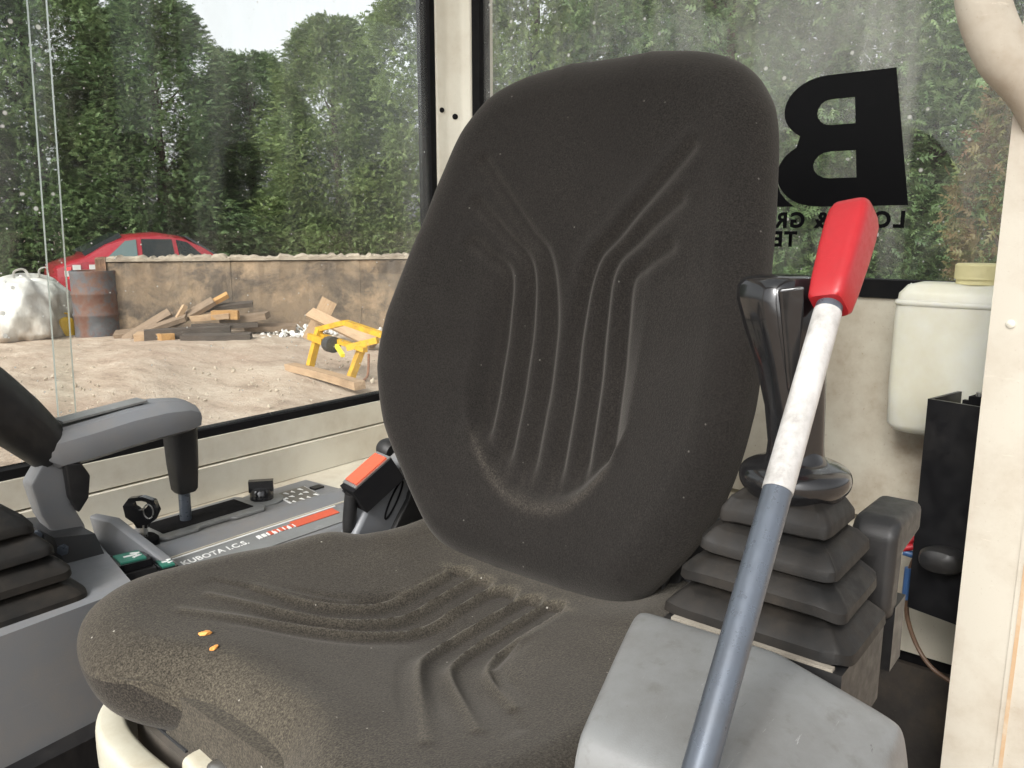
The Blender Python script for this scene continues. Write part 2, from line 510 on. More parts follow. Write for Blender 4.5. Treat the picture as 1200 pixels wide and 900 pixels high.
def crown_mesh(seed, H, Rad, nspray, size, base=0.02, gap=0.0):
    """an uneven column of drooping feathery sprays: every spray a frond of slim leaflets"""
    r = np.random.default_rng(seed)
    n = nspray
    zz = base + (1 - base) * r.beta(1.05, 1.25, n)
    ang = r.uniform(0, 2 * PI, n)
    # limbs: sprays gather into clumps, gaps between
    nc = 330
    ca, cz = r.uniform(0, 2 * PI, nc), r.uniform(0, 1, nc)
    ck = r.integers(0, nc, n)
    sel = r.random(n) < 0.72
    ang = np.where(sel, ca[ck] + r.normal(0, 0.16, n), ang)
    zz = np.where(sel, np.clip(cz[ck] + r.normal(0, 0.03, n), 0, 1), zz)
    prof = Rad * np.minimum(1, (1.06 - zz) / 0.5) ** 0.62 * (0.88 + 0.12 * np.minimum(1, zz / 0.12))
    lob = 1 + 0.20 * np.sin(3 * ang + seed + 4 * zz) * np.sin(5 * zz * 3 + seed * 2) + 0.12 * np.sin(7 * ang + 9 * zz)
    cl = np.where(sel, 1 + 0.22 * np.sin(ck * 2.399), 1)
    rr = prof * lob * cl * (1 - np.abs(r.normal(0, 0.11, n)))
    P = np.stack([rr * np.cos(ang), rr * np.sin(ang), zz * H], 1)
    out = np.stack([np.cos(ang), np.sin(ang), np.zeros(n)], 1)
    dirv = out * r.uniform(0.55, 1.0, n)[:, None] + r.normal(0, 0.35, (n, 3)) + np.array([0, 0, 0.28]) * (r.random(n)[:, None] * 2 - 0.35)
    dirv /= np.linalg.norm(dirv, axis=1)[:, None]
    side = np.cross(dirv, r.normal(0, 0.6, (n, 3)) + np.array([0, 0, 1.0]))
    side /= np.linalg.norm(side, axis=1)[:, None] + 1e-9
    nrm = np.cross(side, dirv)
    sz = size * r.uniform(0.6, 1.35, n)
    # frond template: pairs of leaflets along a drooping rachis; (along, side, lift) of 3 corners
    tri = []
    L = 3
    for i in range(L):
        t0, t1 = i / L * 0.8, i / L * 0.8 + 0.26
        wid = 0.36 * (1 - 0.55 * i / L)
        dr = -0.28 * t0 * t0
        for s_ in (-1, 1):
            tri.append(((t0, 0, dr), (t1, 0, dr - 0.02), (t0 + 0.30, s_ * wid, dr - 0.10)))
    tri.append(((0.75, -0.06, -0.15), (0.75, 0.06, -0.15), (1.1, 0, -0.33)))
    T = np.array(tri).reshape(-1, 3)
    V = (P[:, None, :] + (T[None, :, 0:1] * dirv[:, None, :] + T[None, :, 1:2] * side[:, None, :] + T[None, :, 2:3] * nrm[:, None, :]) * sz[:, None, None])
    V = V.reshape(-1, 3)
    F = np.arange(len(V)).reshape(-1, 3)
    me = bpy.data.meshes.new('crown')
    me.vertices.add(len(V)); me.vertices.foreach_set('co', V.ravel())
    me.loops.add(len(V)); me.loops.foreach_set('vertex_index', F.ravel())
    me.polygons.add(len(F)); me.polygons.foreach_set('loop_start', np.arange(0, len(V), 3))
    me.update()
    me.validate()
    at = me.attributes.new('tint', 'FLOAT', 'POINT')
    tv = np.clip(0.5 + 0.25 * np.where(sel, np.sin(ck * 1.7), 0) + r.normal(0, 0.2, n), 0, 1)
    at.data.foreach_set('value', np.repeat(tv, len(T)).astype(np.float32))
    return me

def trunk_mesh(seed, H, r0):
    r = np.random.default_rng(seed + 50)
    bm = bmesh.new()
    def limb(pts, rad, n=7):
        rings = tube_rings(pts, rad, n)
        vs = [[bm.verts.new(p) for p in g] for g in rings]
        for g, h in zip(vs, vs[1:]):
            for i in range(n):
                bm.faces.new((g[i], g[(i + 1) % n], h[(i + 1) % n], h[i]))
    limb([(0.04 * math.sin(i * 1.3), 0.04 * math.cos(i), H * 0.93 * i / 9) for i in range(10)], [r0, r0 * 0.8, r0 * 0.5, 0.02])
    for i in range(26):
        z = H * r.uniform(0.1, 0.85)
        an = r.uniform(0, 2 * PI)
        ln = r.uniform(0.5, 1.1) * (1.1 - z / H)
        limb([(0, 0, z), (ln * 0.5 * math.cos(an), ln * 0.5 * math.sin(an), z + 0.12), (ln * math.cos(an), ln * math.sin(an), z + 0.45)], [0.045, 0.03, 0.012], 5)
    return bm_mesh(bm)

TH = 7.6
variants = []
for q in range(4):
    variants.append((crown_mesh(20 + q, TH, 1.85, 42000, 0.155), trunk_mesh(q, TH, 0.16)))
near_v = [(crown_mesh(40 + q, TH, 1.9, 24000, 0.19), trunk_mesh(9 + q, TH, 0.16)) for q in range(2)]
for cm, tm in variants + near_v:
    tm.materials.append(barkm)
crown_mats = {}
def tree(name, loc, rz, scale, var, leaf, label, group='conifers of the tall hedge'):
    root = empty(name, loc, rz)
    cm, tm = var
    if not len(cm.materials): cm.materials.append(leaf)
    c = bpy.data.objects.new('crown', cm)
    col.objects.link(c)
    c.parent = root
    c.material_slots[0].link = 'OBJECT'
    c.material_slots[0].material = leaf
    t = bpy.data.objects.new('trunk', tm)
    col.objects.link(t)
    t.parent = root
    root.scale = scale
    tag(root, label, 'tree', group)
    return root

TREES = [  # along the wall line, behind it, base height, height factor, width factor, variant, leaf, label
    (-7.9, 8.0, .4, 1.35, 1.15, 0, leaf_a, 'tall dark conifer filling the far left edge of the side window'),
    (-5.1, 7.4, .4, 1.32, 1.1, 1, leaf_a, 'tall conifer rising behind the white sack and the glass edge'),
    (-2.5, 7.6, .4, 0.92, 1.05, 2, leaf_a, "full green conifer straight behind the red car's boot"),
    (-0.1, 7.2, .4, 0.74, 0.95, 3, leaf_a, "conifer behind the red car's roof, lower than its left neighbour"),
    (1.75, 8.3, .4, 0.64, 0.85, 0, leaf_a, 'darkest shortest conifer at the foot of the sky gap'),
    (3.5, 6.4, .4, 0.69, 0.75, 1, leaf_b, 'yellow green conifer just right of the sky gap'),
    (5.4, 6.0, .4, 0.84, 0.9, 2, leaf_b, 'yellow green conifer standing right above the ash heap and leaning timbers'),
    (7.6, 5.4, .35, 1.15, 0.95, 3, leaf_b, 'conifer seen close against the right edge of the side window'),
    (9.6, 4.8, .3, 1.15, 1.0, 0, leaf_a, 'conifer mostly hidden by the cream corner pillar'),
    (10.6, 2.6, .3, 1.15, 1.0, 4, leaf_a, 'conifer right of the corner pillar, above the seat back'),
    (12.6, 2.2, .3, 1.15, 1.05, 5, leaf_a, 'conifer behind the top right corner of the seat back'),
    (14.4, 1.5, .2, 1.1, 1.05, 4, leaf_a, 'conifer seen through and around the big black letter'),
    (16.5, 1.0, .2, 1.1, 1.05, 5, leaf_b, 'conifer between the black letter and the white water tank'),
    (18.6, 0.6, .2, 1.1, 1.0, 4, leaf_a, 'conifer at the right edge of the rear window behind the rusty bush'),
]
for i, (s_, d_, z, hf, wf, v, lf, lab) in enumerate(TREES):
    allv = variants + near_v
    p = wp(s_, d_, z)
    tree('conifer_tree', p, i * 2.1, (wf, wf, hf), allv[v], lf, lab)
# the rusty brown leafed bush by the right side of the rear window
rust_v = (crown_mesh(71, 3.4, 0.85, 3800, 0.17), trunk_mesh(31, 3.4, 0.07))
rust_v[1].materials.append(barkm)
tree('bush', (-10.6, -1.0, GZ), 0.4, (.75, .75, 1.0), rust_v, leaf_c, 'rusty red brown leafed bush in the right of the rear window', group='bushes before the hedge')

# ------------------------------------------------------------------ concrete wall
def concrete(name, c, c2, soot):
    k = NT(name)
    n1 = k.noise(0.9, 8, 0.7)
    n2 = k.noise(9, 8, 0.75)
    st = k.noise(1.6, 6, 0.65, vec=k.mapv((1.0, 1.0, 1.3)), dist=0.4)
    x = k.mix(k.rng(n1.outputs[0], 0.36, 0.64), c, c2)
    x = k.mix(k.rng(st.outputs[0], 0.42, 0.58, 0, 0.9), x, soot)
    n5 = k.noise(2.2, 8, 0.75)
    x = k.mix(k.rng(n5.outputs[0], 0.52, 0.64, 0, 0.6), x, tuple(v * 1.45 for v in c2))
    x = k.mix(k.rng(n2.outputs[0], 0.55, 0.72, 0, 0.55), x, tuple(v * 0.5 for v in c))
    k.bsdf(x, 0.92, k.bump(n2.outputs[0], 0.7, 0.03))
    return k.m
conc = concrete('old_concrete', (0.17, 0.13, 0.092), (0.25, 0.175, 0.11), (0.075, 0.06, 0.048))
conc_y = concrete('lichen_concrete', (0.36, 0.30, 0.16), (0.42, 0.33, 0.2), (0.2, 0.15, 0.1))
conc_top = concrete('pale_concrete', (0.36, 0.31, 0.24), (0.30, 0.25, 0.19), (0.2, 0.16, 0.12))

WH = 1.06
wall = empty('concrete_wall', WA)
tag(wall, 'low stained concrete wall behind the wood pile', 'wall')
def wall_block(name, s0, s1, z0, z1, d0, d1, m, seed, jag=0.012, nx=46, nz=8):
    """a cast slab with uneven faces and a ragged top edge"""
    r = np.random.default_rng(seed)
    rings = []
    ss = np.linspace(s0, s1, nx)
    for s_ in ss:
        top = z1 + jag * (math.sin(s_ * 3.1 + seed) * .6 + math.sin(s_ * 7.3 + seed * 2) * 0.5 + r.normal(0, 0.9))
        g = []
        for d_, z_ in ((d0, z0), (d0, z0 * .66 + top * .34), (d0, z0 * .33 + top * .67), (d0 + .005, top - .02), (d0 + .03, top), (d1, top), (d1, z0)):
            q = wp(s_, d_ + 0.004 * r.normal(), 0)
            g.append((q.x, q.y, GZ + z_))
        rings.append(g)
    return link(name, loft_me(rings), m, wall, angle=50)
wall_block('end_post', -.13, -.004, -.1, 1.045, -.03, .34, concrete('rusty_post', (0.16, 0.085, 0.05), (0.2, 0.11, 0.06), (0.08, 0.05, 0.035)), 95, jag=.004, nx=8)
s = 0.0
courses = ((-0.1, 0.99),)
lens = (1.55, 1.75, 1.45)
for li, ln in enumerate(lens):
    for ci, (z0, z1) in enumerate(courses):
        wall_block('slab', s, s + ln - 0.003, z0, z1, 0.002 * ((ci + li) % 3), 0.3, conc, li * 5 + ci, jag=0.0002)
    wall_block('coping', s, s + ln - 0.002, 0.992, WH, -0.02, 0.33, conc_top, 60 + li, jag=0.016)
    s += ln
for li, (ln, z) in enumerate(((0.62, 1.02), (1.2, 1.0), (1.6, 0.98))):
    wall_block('end_slab', s + 0.02, s + ln, -0.1, z, 0.05 + 0.02 * li, 0.34, (conc_y, conc, conc)[li], 80 + li, jag=0.012)
    s += ln

# ------------------------------------------------------------------ red car
car_red = plastic('car_red', (0.27, 0.010, 0.022), 0.3, (0.25, 0.06, 0.05), 0.3, 4, 200, 0.02, coat=0.7)
car_glass = plastic('car_glass', (0.10, 0.14, 0.14), 0.06, (0.1, 0.12, 0.11), 0.3, 3, 200, 0.02)
car_dark = plastic('car_dark_glass', (0.012, 0.016, 0.017), 0.08, (0.03, 0.035, 0.03), 0.3, 3, 200, 0.02)
tail = plastic('tail_lens', (0.55, 0.01, 0.015), 0.15, (0.3, 0.02, 0.02), 0.2, 10)
tyre = plastic('tyre', (0.02, 0.02, 0.02), 0.8)
alloy = plastic('alloy', (0.5, 0.5, 0.5), 0.35, metal=0.8)
whitecar = plastic('white_sticker', (0.55, 0.55, 0.53), 0.5)
car = empty('parked_car', (-6.80, -13.80, GZ), R(165))
car.scale = (.80, .95, .94)
tag(car, 'red saloon car with white checker stickers parked behind the concrete wall', 'car')
# sections: x along the car (front +), half width, sill, belt, roof height, roof half width
CS = [(-2.18, .60, .50, .72, .74, .50), (-2.12, .78, .32, .84, .88, .62), (-1.85, .85, .24, .93, .965, .68), (-1.6, .88, .22, .96, 1.02, .66),
      (-1.15, .885, .2, .955, 1.25, .59), (-.7, .89, .2, .945, 1.395, .56), (-.1, .895, .2, .935, 1.44, .57), (.4, .89, .2, .925, 1.375, .565),
      (.8, .885, .2, .915, 1.2, .60), (1.18, .88, .21, .90, .945, .68), (1.6, .86, .22, .83, .87, .66), (2.0, .78, .28, .72, .76, .58), (2.15, .6, .36, .6, .64, .46)]
rings = []
for x, hw, zs, zb, zr, rw in CS:
    half = [(hw * .90, zs), (hw * .985, zs + (zb - zs) * .25), (hw, zs + (zb - zs) * .62), (hw * .965, zb - .02), (hw * .935, zb),
            (rw + (hw * .93 - rw) * .45, zb + (zr - zb) * .55), (rw + .02, zr - (zr - zb) * .12), (rw * .82, zr - (zr - zb) * .02), (rw * .35, zr + .012)]
    rings.append([(x, y, z) for y, z in half] + [(x, -y, z) for y, z in half[::-1]])
body = loft('body', rings, car_red, car, local=True, angle=32)
for sy in (-1, 1):
    def gp(x, t):
        """a point on the side glass line: t 0 belt, 1 roof"""
        k_ = np.interp(x, [c[0] for c in CS], range(len(CS)))
        i = min(int(k_), len(CS) - 2); f = k_ - i
        c = [CS[i][j] * (1 - f) + CS[i + 1][j] * f for j in range(6)]
        hw, zb, zr, rw = c[1], c[3], c[4], c[5]
        y = hw * .935 * (1 - t) + (rw + .02) * t + 0.016 * math.sin(t * PI) + .012
        return Vector((x, sy * y, zb + (zr - zb) * (t * 0.88)))
    for nm, quad, mm in (('side_window', [(-1.22, .12), (-.60, .08), (-.56, .93), (-.78, .93)], car_glass), ('side_window', [(-.50, .08), (.16, .08), (.16, .93), (-.46, .93)], car_dark),
                         ('quarter_window', [(.25, .08), (.85, .08), (.48, .93), (.25, .93)], car_dark)):
        pts = [gp(*q) for q in quad]
        prism(nm, pts, (0, sy * .006, 0), mm, car, r=0, local=True)
    tl_ = hexa('tail_light', [Vector((x, sy * y, z)) for x, y, z in ((-2.165, .56, .68), (-1.98, .80, .66), (-1.9, .868, .66), (-2.1, .56, .68), (-2.15, .56, .83), (-1.96, .79, .85), (-1.88, .862, .86), (-2.08, .56, .83))], tail, None, r=.004)
    tl_.parent = car
    for row in range(2):
        for cc in range(6):
            if (row + cc) % 2 == 0:
                x0 = -2.0 + cc * .15
                yy = float(np.interp(x0 + .05, [-2.12, -1.85, -1.6], [.785, .856, .886]))
                box('checker_sticker', (x0, sy * yy - .008, .70 + row * .10), (x0 + .145, sy * yy + .010, .795 + row * .10), whitecar, car, r=0, local=True)
    for wx in (-1.32, 1.38):
        wh = empty('wheel', (0, 0, 0)); wh.parent = car
        lathe('tyre', [(.19, -.10), (.30, -.11), (.325, -.07), (.325, .07), (.30, .11), (.19, .10)], (wx, sy * .80, .325), tyre, wh, axis=(0, 1, 0), local=True)
        lathe('rim', [(.001, .085), (.06, .09), (.17, .085), (.2, .10), (.2, -.1), (.001, -.1)] if sy > 0 else [(.001, -.085), (.06, -.09), (.17, -.085), (.2, -.10), (.2, .1), (.001, .1)], (wx, sy * .80, .325), alloy, wh, axis=(0, 1, 0), local=True)
prism('rear_screen', [(-1.56, -.58, 1.04), (-1.56, .58, 1.04), (-.80, .47, 1.365), (-.80, -.47, 1.365)], (-.055, 0, .07), car_dark, car, r=0, local=True)
prism('windscreen', [(1.10, -.6, 1.0), (1.10, .6, 1.0), (.48, .47, 1.36), (.48, -.47, 1.36)], (.03, 0, .03), car_dark, car, r=0, local=True)
box('number_plate', (-2.2, -.26, .56), (-2.165, .26, .67), whitecar, car, r=.002, local=True)
box('rear_bumper', (-2.24, -.74, .36), (-2.05, .74, .54), car_dark, car, r=.03, local=True)

# ------------------------------------------------------------------ rusty drum
drum_m = NT('rusty_drum')
n1 = drum_m.noise(3, 7, 0.7); n2 = drum_m.noise(14, 6, 0.7)
cc_ = drum_m.ramp(n1.outputs[0], [(0.34, (0.11, 0.04, 0.025)), (0.46, (0.13, 0.075, 0.055)), (0.54, (0.085, 0.085, 0.09)), (0.72, (0.13, 0.13, 0.135))])
cc_ = drum_m.mix(drum_m.rng(n2.outputs[0], 0.5, 0.7, 0, 0.7), cc_, (0.11, 0.04, 0.025))
drum_m.bsdf(cc_, 0.8, drum_m.bump(n2.outputs[0], 0.5, 0.01))
drum = empty('oil_drum', (-4.25, -10.62, GZ))
tag(drum, 'rusty upright steel drum at the left end of the concrete wall', 'drum')
dr = [(0, .02), (.275, .02), (.288, .0), (.292, .02), (.286, .05)]
for zc_ in (.30, .58):
    dr += [(.286, zc_ - .03), (.297, zc_ - .01), (.297, zc_ + .01), (.286, zc_ + .03)]
dr += [(.286, .83), (.294, .86), (.290, .88), (.276, .875), (.270, .85), (.001, .848)]
lathe('shell', dr, (0, 0, 0), drum_m.m, drum, n=40, local=True)
lathe('bung', [(.001, 0), (.035, 0), (.035, .02), (.001, .02)], (.17, .05, .85), rustm, drum, n=14, local=True)

# ------------------------------------------------------------------ white bulk sack
sack_m = NT('woven_sack')
n1 = sack_m.noise(2.2, 6, 0.65); n2 = sack_m.noise(9, 6, 0.7)
cc_ = sack_m.mix(sack_m.rng(n1.outputs[0], 0.45, 0.7), (0.58, 0.57, 0.53), (0.38, 0.34, 0.28))
cc_ = sack_m.mix(sack_m.rng(n2.outputs[0], 0.62, 0.72, 0, 0.6), cc_, (0.3, 0.25, 0.2))
gradz = sack_m.n('SeparateXYZ', {0: sack_m.tc.outputs['Object']})
cc_ = sack_m.mix(sack_m.math('MULTIPLY', sack_m.rng(gradz.outputs[2], 0.0, 0.3, 0.8, 0), sack_m.rng(n1.outputs[0], 0.35, 0.6)), cc_, (0.35, 0.25, 0.17))
sack_m.bsdf(cc_, 0.7, sack_m.bump(n2.outputs[0], 0.4, 0.03))
def sack_mesh(seed, rx, ry, h):
    N, Mh = 72, 40
    th = np.linspace(0, 2 * PI, N, endpoint=False)
    t = np.linspace(0, 1, Mh)
    T, TH_ = np.meshgrid(t, th, indexing='ij')
    prof = np.interp(t, [0, .04, .15, .4, .65, .82, .93, 1], [.80, .92, 1.0, 1.0, .88, .66, .38, .0])
    z = np.interp(t, [0, .15, .4, .65, .82, .93, 1], [0, .12, .42, .74, .92, .98, 1.0])
    rad = prof[:, None] * (1 + .08 * np.sin(2 * TH_ + seed) + .07 * np.sin(5 * TH_ + 5 * T + seed) + .045 * np.sin(9 * TH_ - 8 * T) + .03 * np.sin(17 * TH_ + 13 * T) + .02 * np.sin(29 * TH_ - 21 * T))
    zz = z[:, None] + .04 * np.sin(2 * TH_ + 1) * T + .025 * np.sin(6 * TH_ + 2) * T
    rings = [[(rx * rad[i, j] * math.cos(th[j]), ry * rad[i, j] * math.sin(th[j]), h * zz[i, j]) for j in range(N)] for i in range(Mh)]
    return loft_me(rings)
sk = empty('bulk_bag', (-3.62, -11.35, GZ - .02), 0.6)
tag(sk, 'bulging white woven bulk bag left of the rusty drum', 'sack')
link('bag_body', sack_mesh(1.3, .72, .6, .82), sack_m.m, sk, local=True, angle=80)
for q in range(2):
    tube('lifting_loop', [(.25 - .5 * q, .1, .80), (.27 - .5 * q, .13, .90), (.18 - .45 * q, .2, .92), (.12 - .4 * q, .22, .80)], .022, sack_m.m, sk, n=8, sm=6, flat=.4, local=True)
yb = plastic('yellow_plastic', (0.65, 0.40, 0.03), 0.5)
ycan = empty('yellow_can', (-3.98, -10.98, GZ))
tag(ycan, 'small yellow can tucked between the white bag and the drum', 'can')
loft('can_body', [sring((0, 0, z), a_, b_, 4) for z, a_, b_ in ((0, .09, .07), (.01, .10, .08), (.2, .10, .08), (.24, .08, .06), (.26, .03, .03))], yb, ycan, local=True)
tube('handle', [(-.05, 0, .245), (-.04, 0, .30), (.04, 0, .30), (.06, 0, .235)], .012, yb, ycan, n=8, sm=5, local=True)

# ------------------------------------------------------------------ timber
def woodmat(name, c, c2):
    k = NT(name)
    g = k.noise(5, 6, 0.65, vec=k.mapv((1.2, 14, 14)), dist=0.6)
    n = k.noise(3, 5, 0.6)
    x = k.mix(k.rng(g.outputs[0], 0.35, 0.68), c, c2)
    x = k.mix(k.rng(n.outputs[0], 0.5, 0.7, 0, 0.5), x, tuple(v * 0.5 for v in c2))
    k.bsdf(x, 0.85, k.bump(g.outputs[0], 0.4, 0.005))
    return k.m
wood_n = woodmat('fresh_timber', (0.40, 0.28, 0.17), (0.30, 0.19, 0.11))
wood_o = woodmat('orange_timber', (0.44, 0.25, 0.09), (0.30, 0.16, 0.06))
wood_g = woodmat('weathered_timber', (0.24, 0.17, 0.115), (0.14, 0.095, 0.06))
wood_d = woodmat('dark_timber', (0.085, 0.065, 0.05), (0.05, 0.038, 0.03))
def plank_me(L, W_, T_, seed):
    r = np.random.default_rng(seed)
    bm = bmesh.new()
    rings = []
    for i in range(5):
        x = -L / 2 + L * i / 4
        b = 0.006 * math.sin(i + seed)
        rings.append([bm.verts.new((x + (r.uniform(-.012, .012) if i in (0, 4) else 0), sy * W_ / 2, b + sz * T_ / 2)) for sy, sz in ((-1, -1), (1, -1), (1, 1), (-1, 1))])
    for g, h in zip(rings, rings[1:]):
        for i in range(4):
            bm.faces.new((g[i], g[(i + 1) % 4], h[(i + 1) % 4], h[i]))
    bm.faces.new(rings[0][::-1]); bm.faces.new(rings[-1])
    return bm_mesh(bm)
def timber(label, c, dirv, L, W_, T_, m, roll=0.0, group='scrap timber by the wall', seed=1, name='plank'):
    o = link(name, plank_me(L, W_, T_, seed), m, smooth=False)
    x = Vector(dirv).normalized()
    y = Vector((0, 0, 1)).cross(x).normalized()
    M = frame(c, x, y) @ Matrix.Rotation(roll, 4, 'X')
    o.matrix_world = M
    tag(o, label, 'plank', group)
    return o
def pp(s_, d_, z): return wp(s_, -d_, z)      # by the wall, d_ metres in front of it
def pdir(ds, dd, dz): return wd * ds - wn * dd + Vector((0, 0, dz))
PILE = [
    ('long dark beam with a pale cut end at the front of the wood pile', (1.35, .86, .12), (1, -.02, .03), 1.25, .16, .13, wood_d, 0.0),
    ('flat dark board lying foremost at the right foot of the wood pile', (1.86, 1.12, .075), (1, .06, .005), 1.0, .24, .10, wood_d, 0.0),
    ('pale squared offcut at the lower left of the wood pile', (0.72, .85, .08), (1, .3, .04), .42, .12, .12, wood_n, 0.2),
    ('yellowish block end under the dark beam', (1.0, 1.0, .07), (.4, 1, .0), .3, .14, .13, wood_o, 0.0),
    ('brown board sloping up to the left side of the wood pile', (0.86, .62, .21), (1, .1, .33), .85, .13, .05, wood_g, 0.3),
    ('grey board leaning across the left of the wood pile', (0.62, .5, .2), (.9, -.2, .55), .8, .12, .04, wood_g, 0.6),
    ('steep narrow batten sticking up left of the middle of the wood pile', (1.15, .6, .30), (.45, -.1, .8), .5, .06, .05, wood_n, 0.2),
    ('broad weathered board rising to the right in the middle of the wood pile', (1.35, .55, .36), (1, -.1, .55), .85, .15, .05, wood_g, 0.4),
    ('bright orange batten at the top of the wood pile', (1.7, .5, .50), (1, -.1, .48), .62, .08, .05, wood_o, 0.4),
    ('pale short board on the right half of the wood pile', (1.72, .62, .33), (1, .2, .05), .6, .15, .06, wood_n, 0.1),
    ('orange tinted block beside the pale short board', (1.98, .66, .35), (1, .1, -.05), .4, .12, .1, wood_o, 0.0),
    ('dark plank lying across the top right of the wood pile', (2.0, .45, .45), (1, .0, .1), .8, .12, .05, wood_d, 0.2),
    ('brown board at the right end of the wood pile', (2.3, .55, .28), (1, .25, .16), .75, .16, .07, wood_g, 0.1),
    ('thin dark strip under the right end of the wood pile', (1.95, .7, .20), (1, -.1, 0), 1.0, .1, .05, wood_d, 0.0),
    ('grey scrap board low behind the left of the wood pile', (0.5, .35, .1), (1, .0, .1), .8, .2, .06, wood_g, 0.2),
    ('flat brown board reaching from the pile towards the ash', (2.75, .5, .13), (1, .1, -.03), .8, .2, .06, wood_g, 0.1),
]
for i, (lab, c, dv, L, W_, T_, m_, rl) in enumerate(PILE):
    timber(lab, pp(.42 + (c[0] - .5) * .72, c[1], c[2] * .9), pdir(*dv), L * .82, W_ * 1.1, T_ * 1.15, m_, rl, 'timber of the wood pile', i + 1)

# ash heap: loose white lumps, nobody could count them
def lumps(name, n, fn, size, m, label, seed=3):
    r = np.random.default_rng(seed)
    bm = bmesh.new()
    for i in range(n):
        p, k_ = fn(r)
        s_ = size * r.uniform(.4, 1.3) * k_
        b = bmesh.ops.create_icosphere(bm, subdivisions=1, radius=1)
        Mx = Matrix.Translation(p) @ Matrix.Rotation(r.uniform(0, 6), 4, Vector(r.normal(0, 1, 3)).normalized()) @ Matrix.Diagonal((s_ * r.uniform(.6, 1.4), s_ * r.uniform(.6, 1.2), s_ * r.uniform(.4, .9), 1))
        for v in b['verts']:
            v.co += Vector(r.normal(0, .16, 3))
        bmesh.ops.transform(bm, matrix=Mx, verts=b['verts'])
    o = link(name, bm_mesh(bm), m, smooth=False)
    tag(o, label, kind='stuff')
    return o
ashm = plastic('ash', (0.62, 0.60, 0.56), 0.9, (0.3, 0.27, 0.24), 0.7, 6)
stonem = plastic('yard_stone', (0.42, 0.36, 0.28), 0.9, (0.22, 0.17, 0.12), 0.7, 6)
def ashp(r):
    u_, v_ = r.normal(0, .42), r.normal(0, .16)
    k_ = math.exp(-(u_ / .45) ** 2 - (v_ / .2) ** 2)
    return pp(2.45 + u_, .55 + v_, 0.02 + .12 * k_ * r.random()), 1
lumps('ash_heap', 260, ashp, .035, ashm, 'pale ash and rubble spread between the wood pile and the timbers')
def pebp(r):
    d_ = r.uniform(1.0, 6.5); s_ = r.uniform(-4, 5)
    q = pp(s_, d_, 0.005)
    return q, 0.5 + .5 * r.random()
lumps('yard_stones', 1300, pebp, .018, stonem, 'small stones scattered over the yard', 8)

# leaning timbers and the yellow grab
A_ = Vector((-4.211, -6.354, GZ)); B_ = Vector((-3.987, -5.019, GZ))
ldir = (B_ - A_).normalized()
lper = Vector((ldir.y, -ldir.x, 0))
if lper.x > 0: lper = -lper
def lp(s_, d_, z): return A_ + ldir * s_ + lper * d_ + Vector((0, 0, z))
timber('long pale plank lying on the ground under the yellow grab', lp(.68, 0, .05), ldir, 1.36, .12, .07, wood_n, 0.0, seed=31)
def lean(label, p, q, W_, T_, m, roll, seed):
    p, q = Vector(p), Vector(q)
    return timber(label, (p + q) / 2, q - p, (q - p).length, W_, T_, m, roll, seed=seed)
lean('upright pale board leaning back behind the yellow grab', (-5.621, -7.887, -.60), (-5.87, -7.78, -.11), .20, .06, wood_n, 1.25, 32)
lean('long pale plank sloping down across the leaning board', (-5.58, -7.80, -.24), (-5.66, -6.74, -.53), .14, .05, wood_n, 0.7, 33)
lean('short pale plank standing beside the right of the yellow grab', (-5.738, -6.911, -.64), (-5.83, -6.80, -.45), .09, .05, wood_n, 0.4, 34)
yel = plastic('yellow_paint', (0.55, 0.31, 0.015), 0.55, (0.16, 0.09, 0.03), 0.8, 10)
grab = empty('lifting_grab', lp(.45, .25, 0))
tag(grab, 'yellow steel block grab standing over a plank on the yard', 'grab')
def gl_(s_, d_, z): return lp(.45 + s_, .25 + d_, z)
def bar(name, p, q, w_, h_, m, parent):
    p, q = Vector(p), Vector(q)
    x = (q - p).normalized()
    y = Vector((0, 0, 1)).cross(x)
    y = y.normalized() if y.length > 1e-3 else Vector((1, 0, 0))
    z = x.cross(y)
    L = (q - p).length
    M = Matrix(((x.x, y.x, z.x, p.x), (x.y, y.y, z.y, p.y), (x.z, y.z, z.z, p.z), (0, 0, 0, 1)))
    return box(name, (0, -w_ / 2, -h_ / 2), (L, w_ / 2, h_ / 2), m, parent, r=.006, seg=2, M=M)
bar('top_beam', gl_(-.30, .0, .42), gl_(.12, .08, .52), .065, .05, yel, grab)
bar('top_beam', gl_(.12, .08, .52), gl_(.62, .2, .43), .065, .05, yel, grab)
bar('cross_bar', gl_(-.28, .02, .36), gl_(.6, .0, .31), .05, .045, yel, grab)
bar('leg', gl_(-.27, .0, .42), gl_(-.27, -.12, .06), .07, .06, yel, grab)
bar('leg', gl_(.42, .1, .36), gl_(.42, -.06, .03), .07, .06, yel, grab)
bar('leg', gl_(.60, .26, .43), gl_(.62, .2, .05), .065, .05, yel, grab)
bar('jaw', gl_(-.30, -.1, .36), gl_(-.02, -.1, .33), .04, .06, yel, grab)
bar('jaw', gl_(.36, -.05, .31), gl_(.66, .1, .40), .04, .06, yel, grab)
bar('handle_rod', gl_(.1, -.02, .30), gl_(.36, -.1, .24), .035, .035, plastic('yellow_green', (0.7, 0.6, 0.05)), grab)
lathe('pivot_boss', [(.001, -.06), (.075, -.06), (.08, -.03), (.08, .05), (.001, .06)], gl_(.05, -.05, .31), greyd, grab, axis=tuple(ldir))
tube('chain_loop', [gl_(-.36, 0, .28), gl_(-.38, -.04, .12), gl_(-.30, -.05, .07)], .012, rustm, grab, n=8, sm=4)
tube('chain_loop', [gl_(.66, .0, .28), gl_(.70, -.04, .1), gl_(.64, -.05, .03)], .012, rustm, grab, n=8, sm=4)

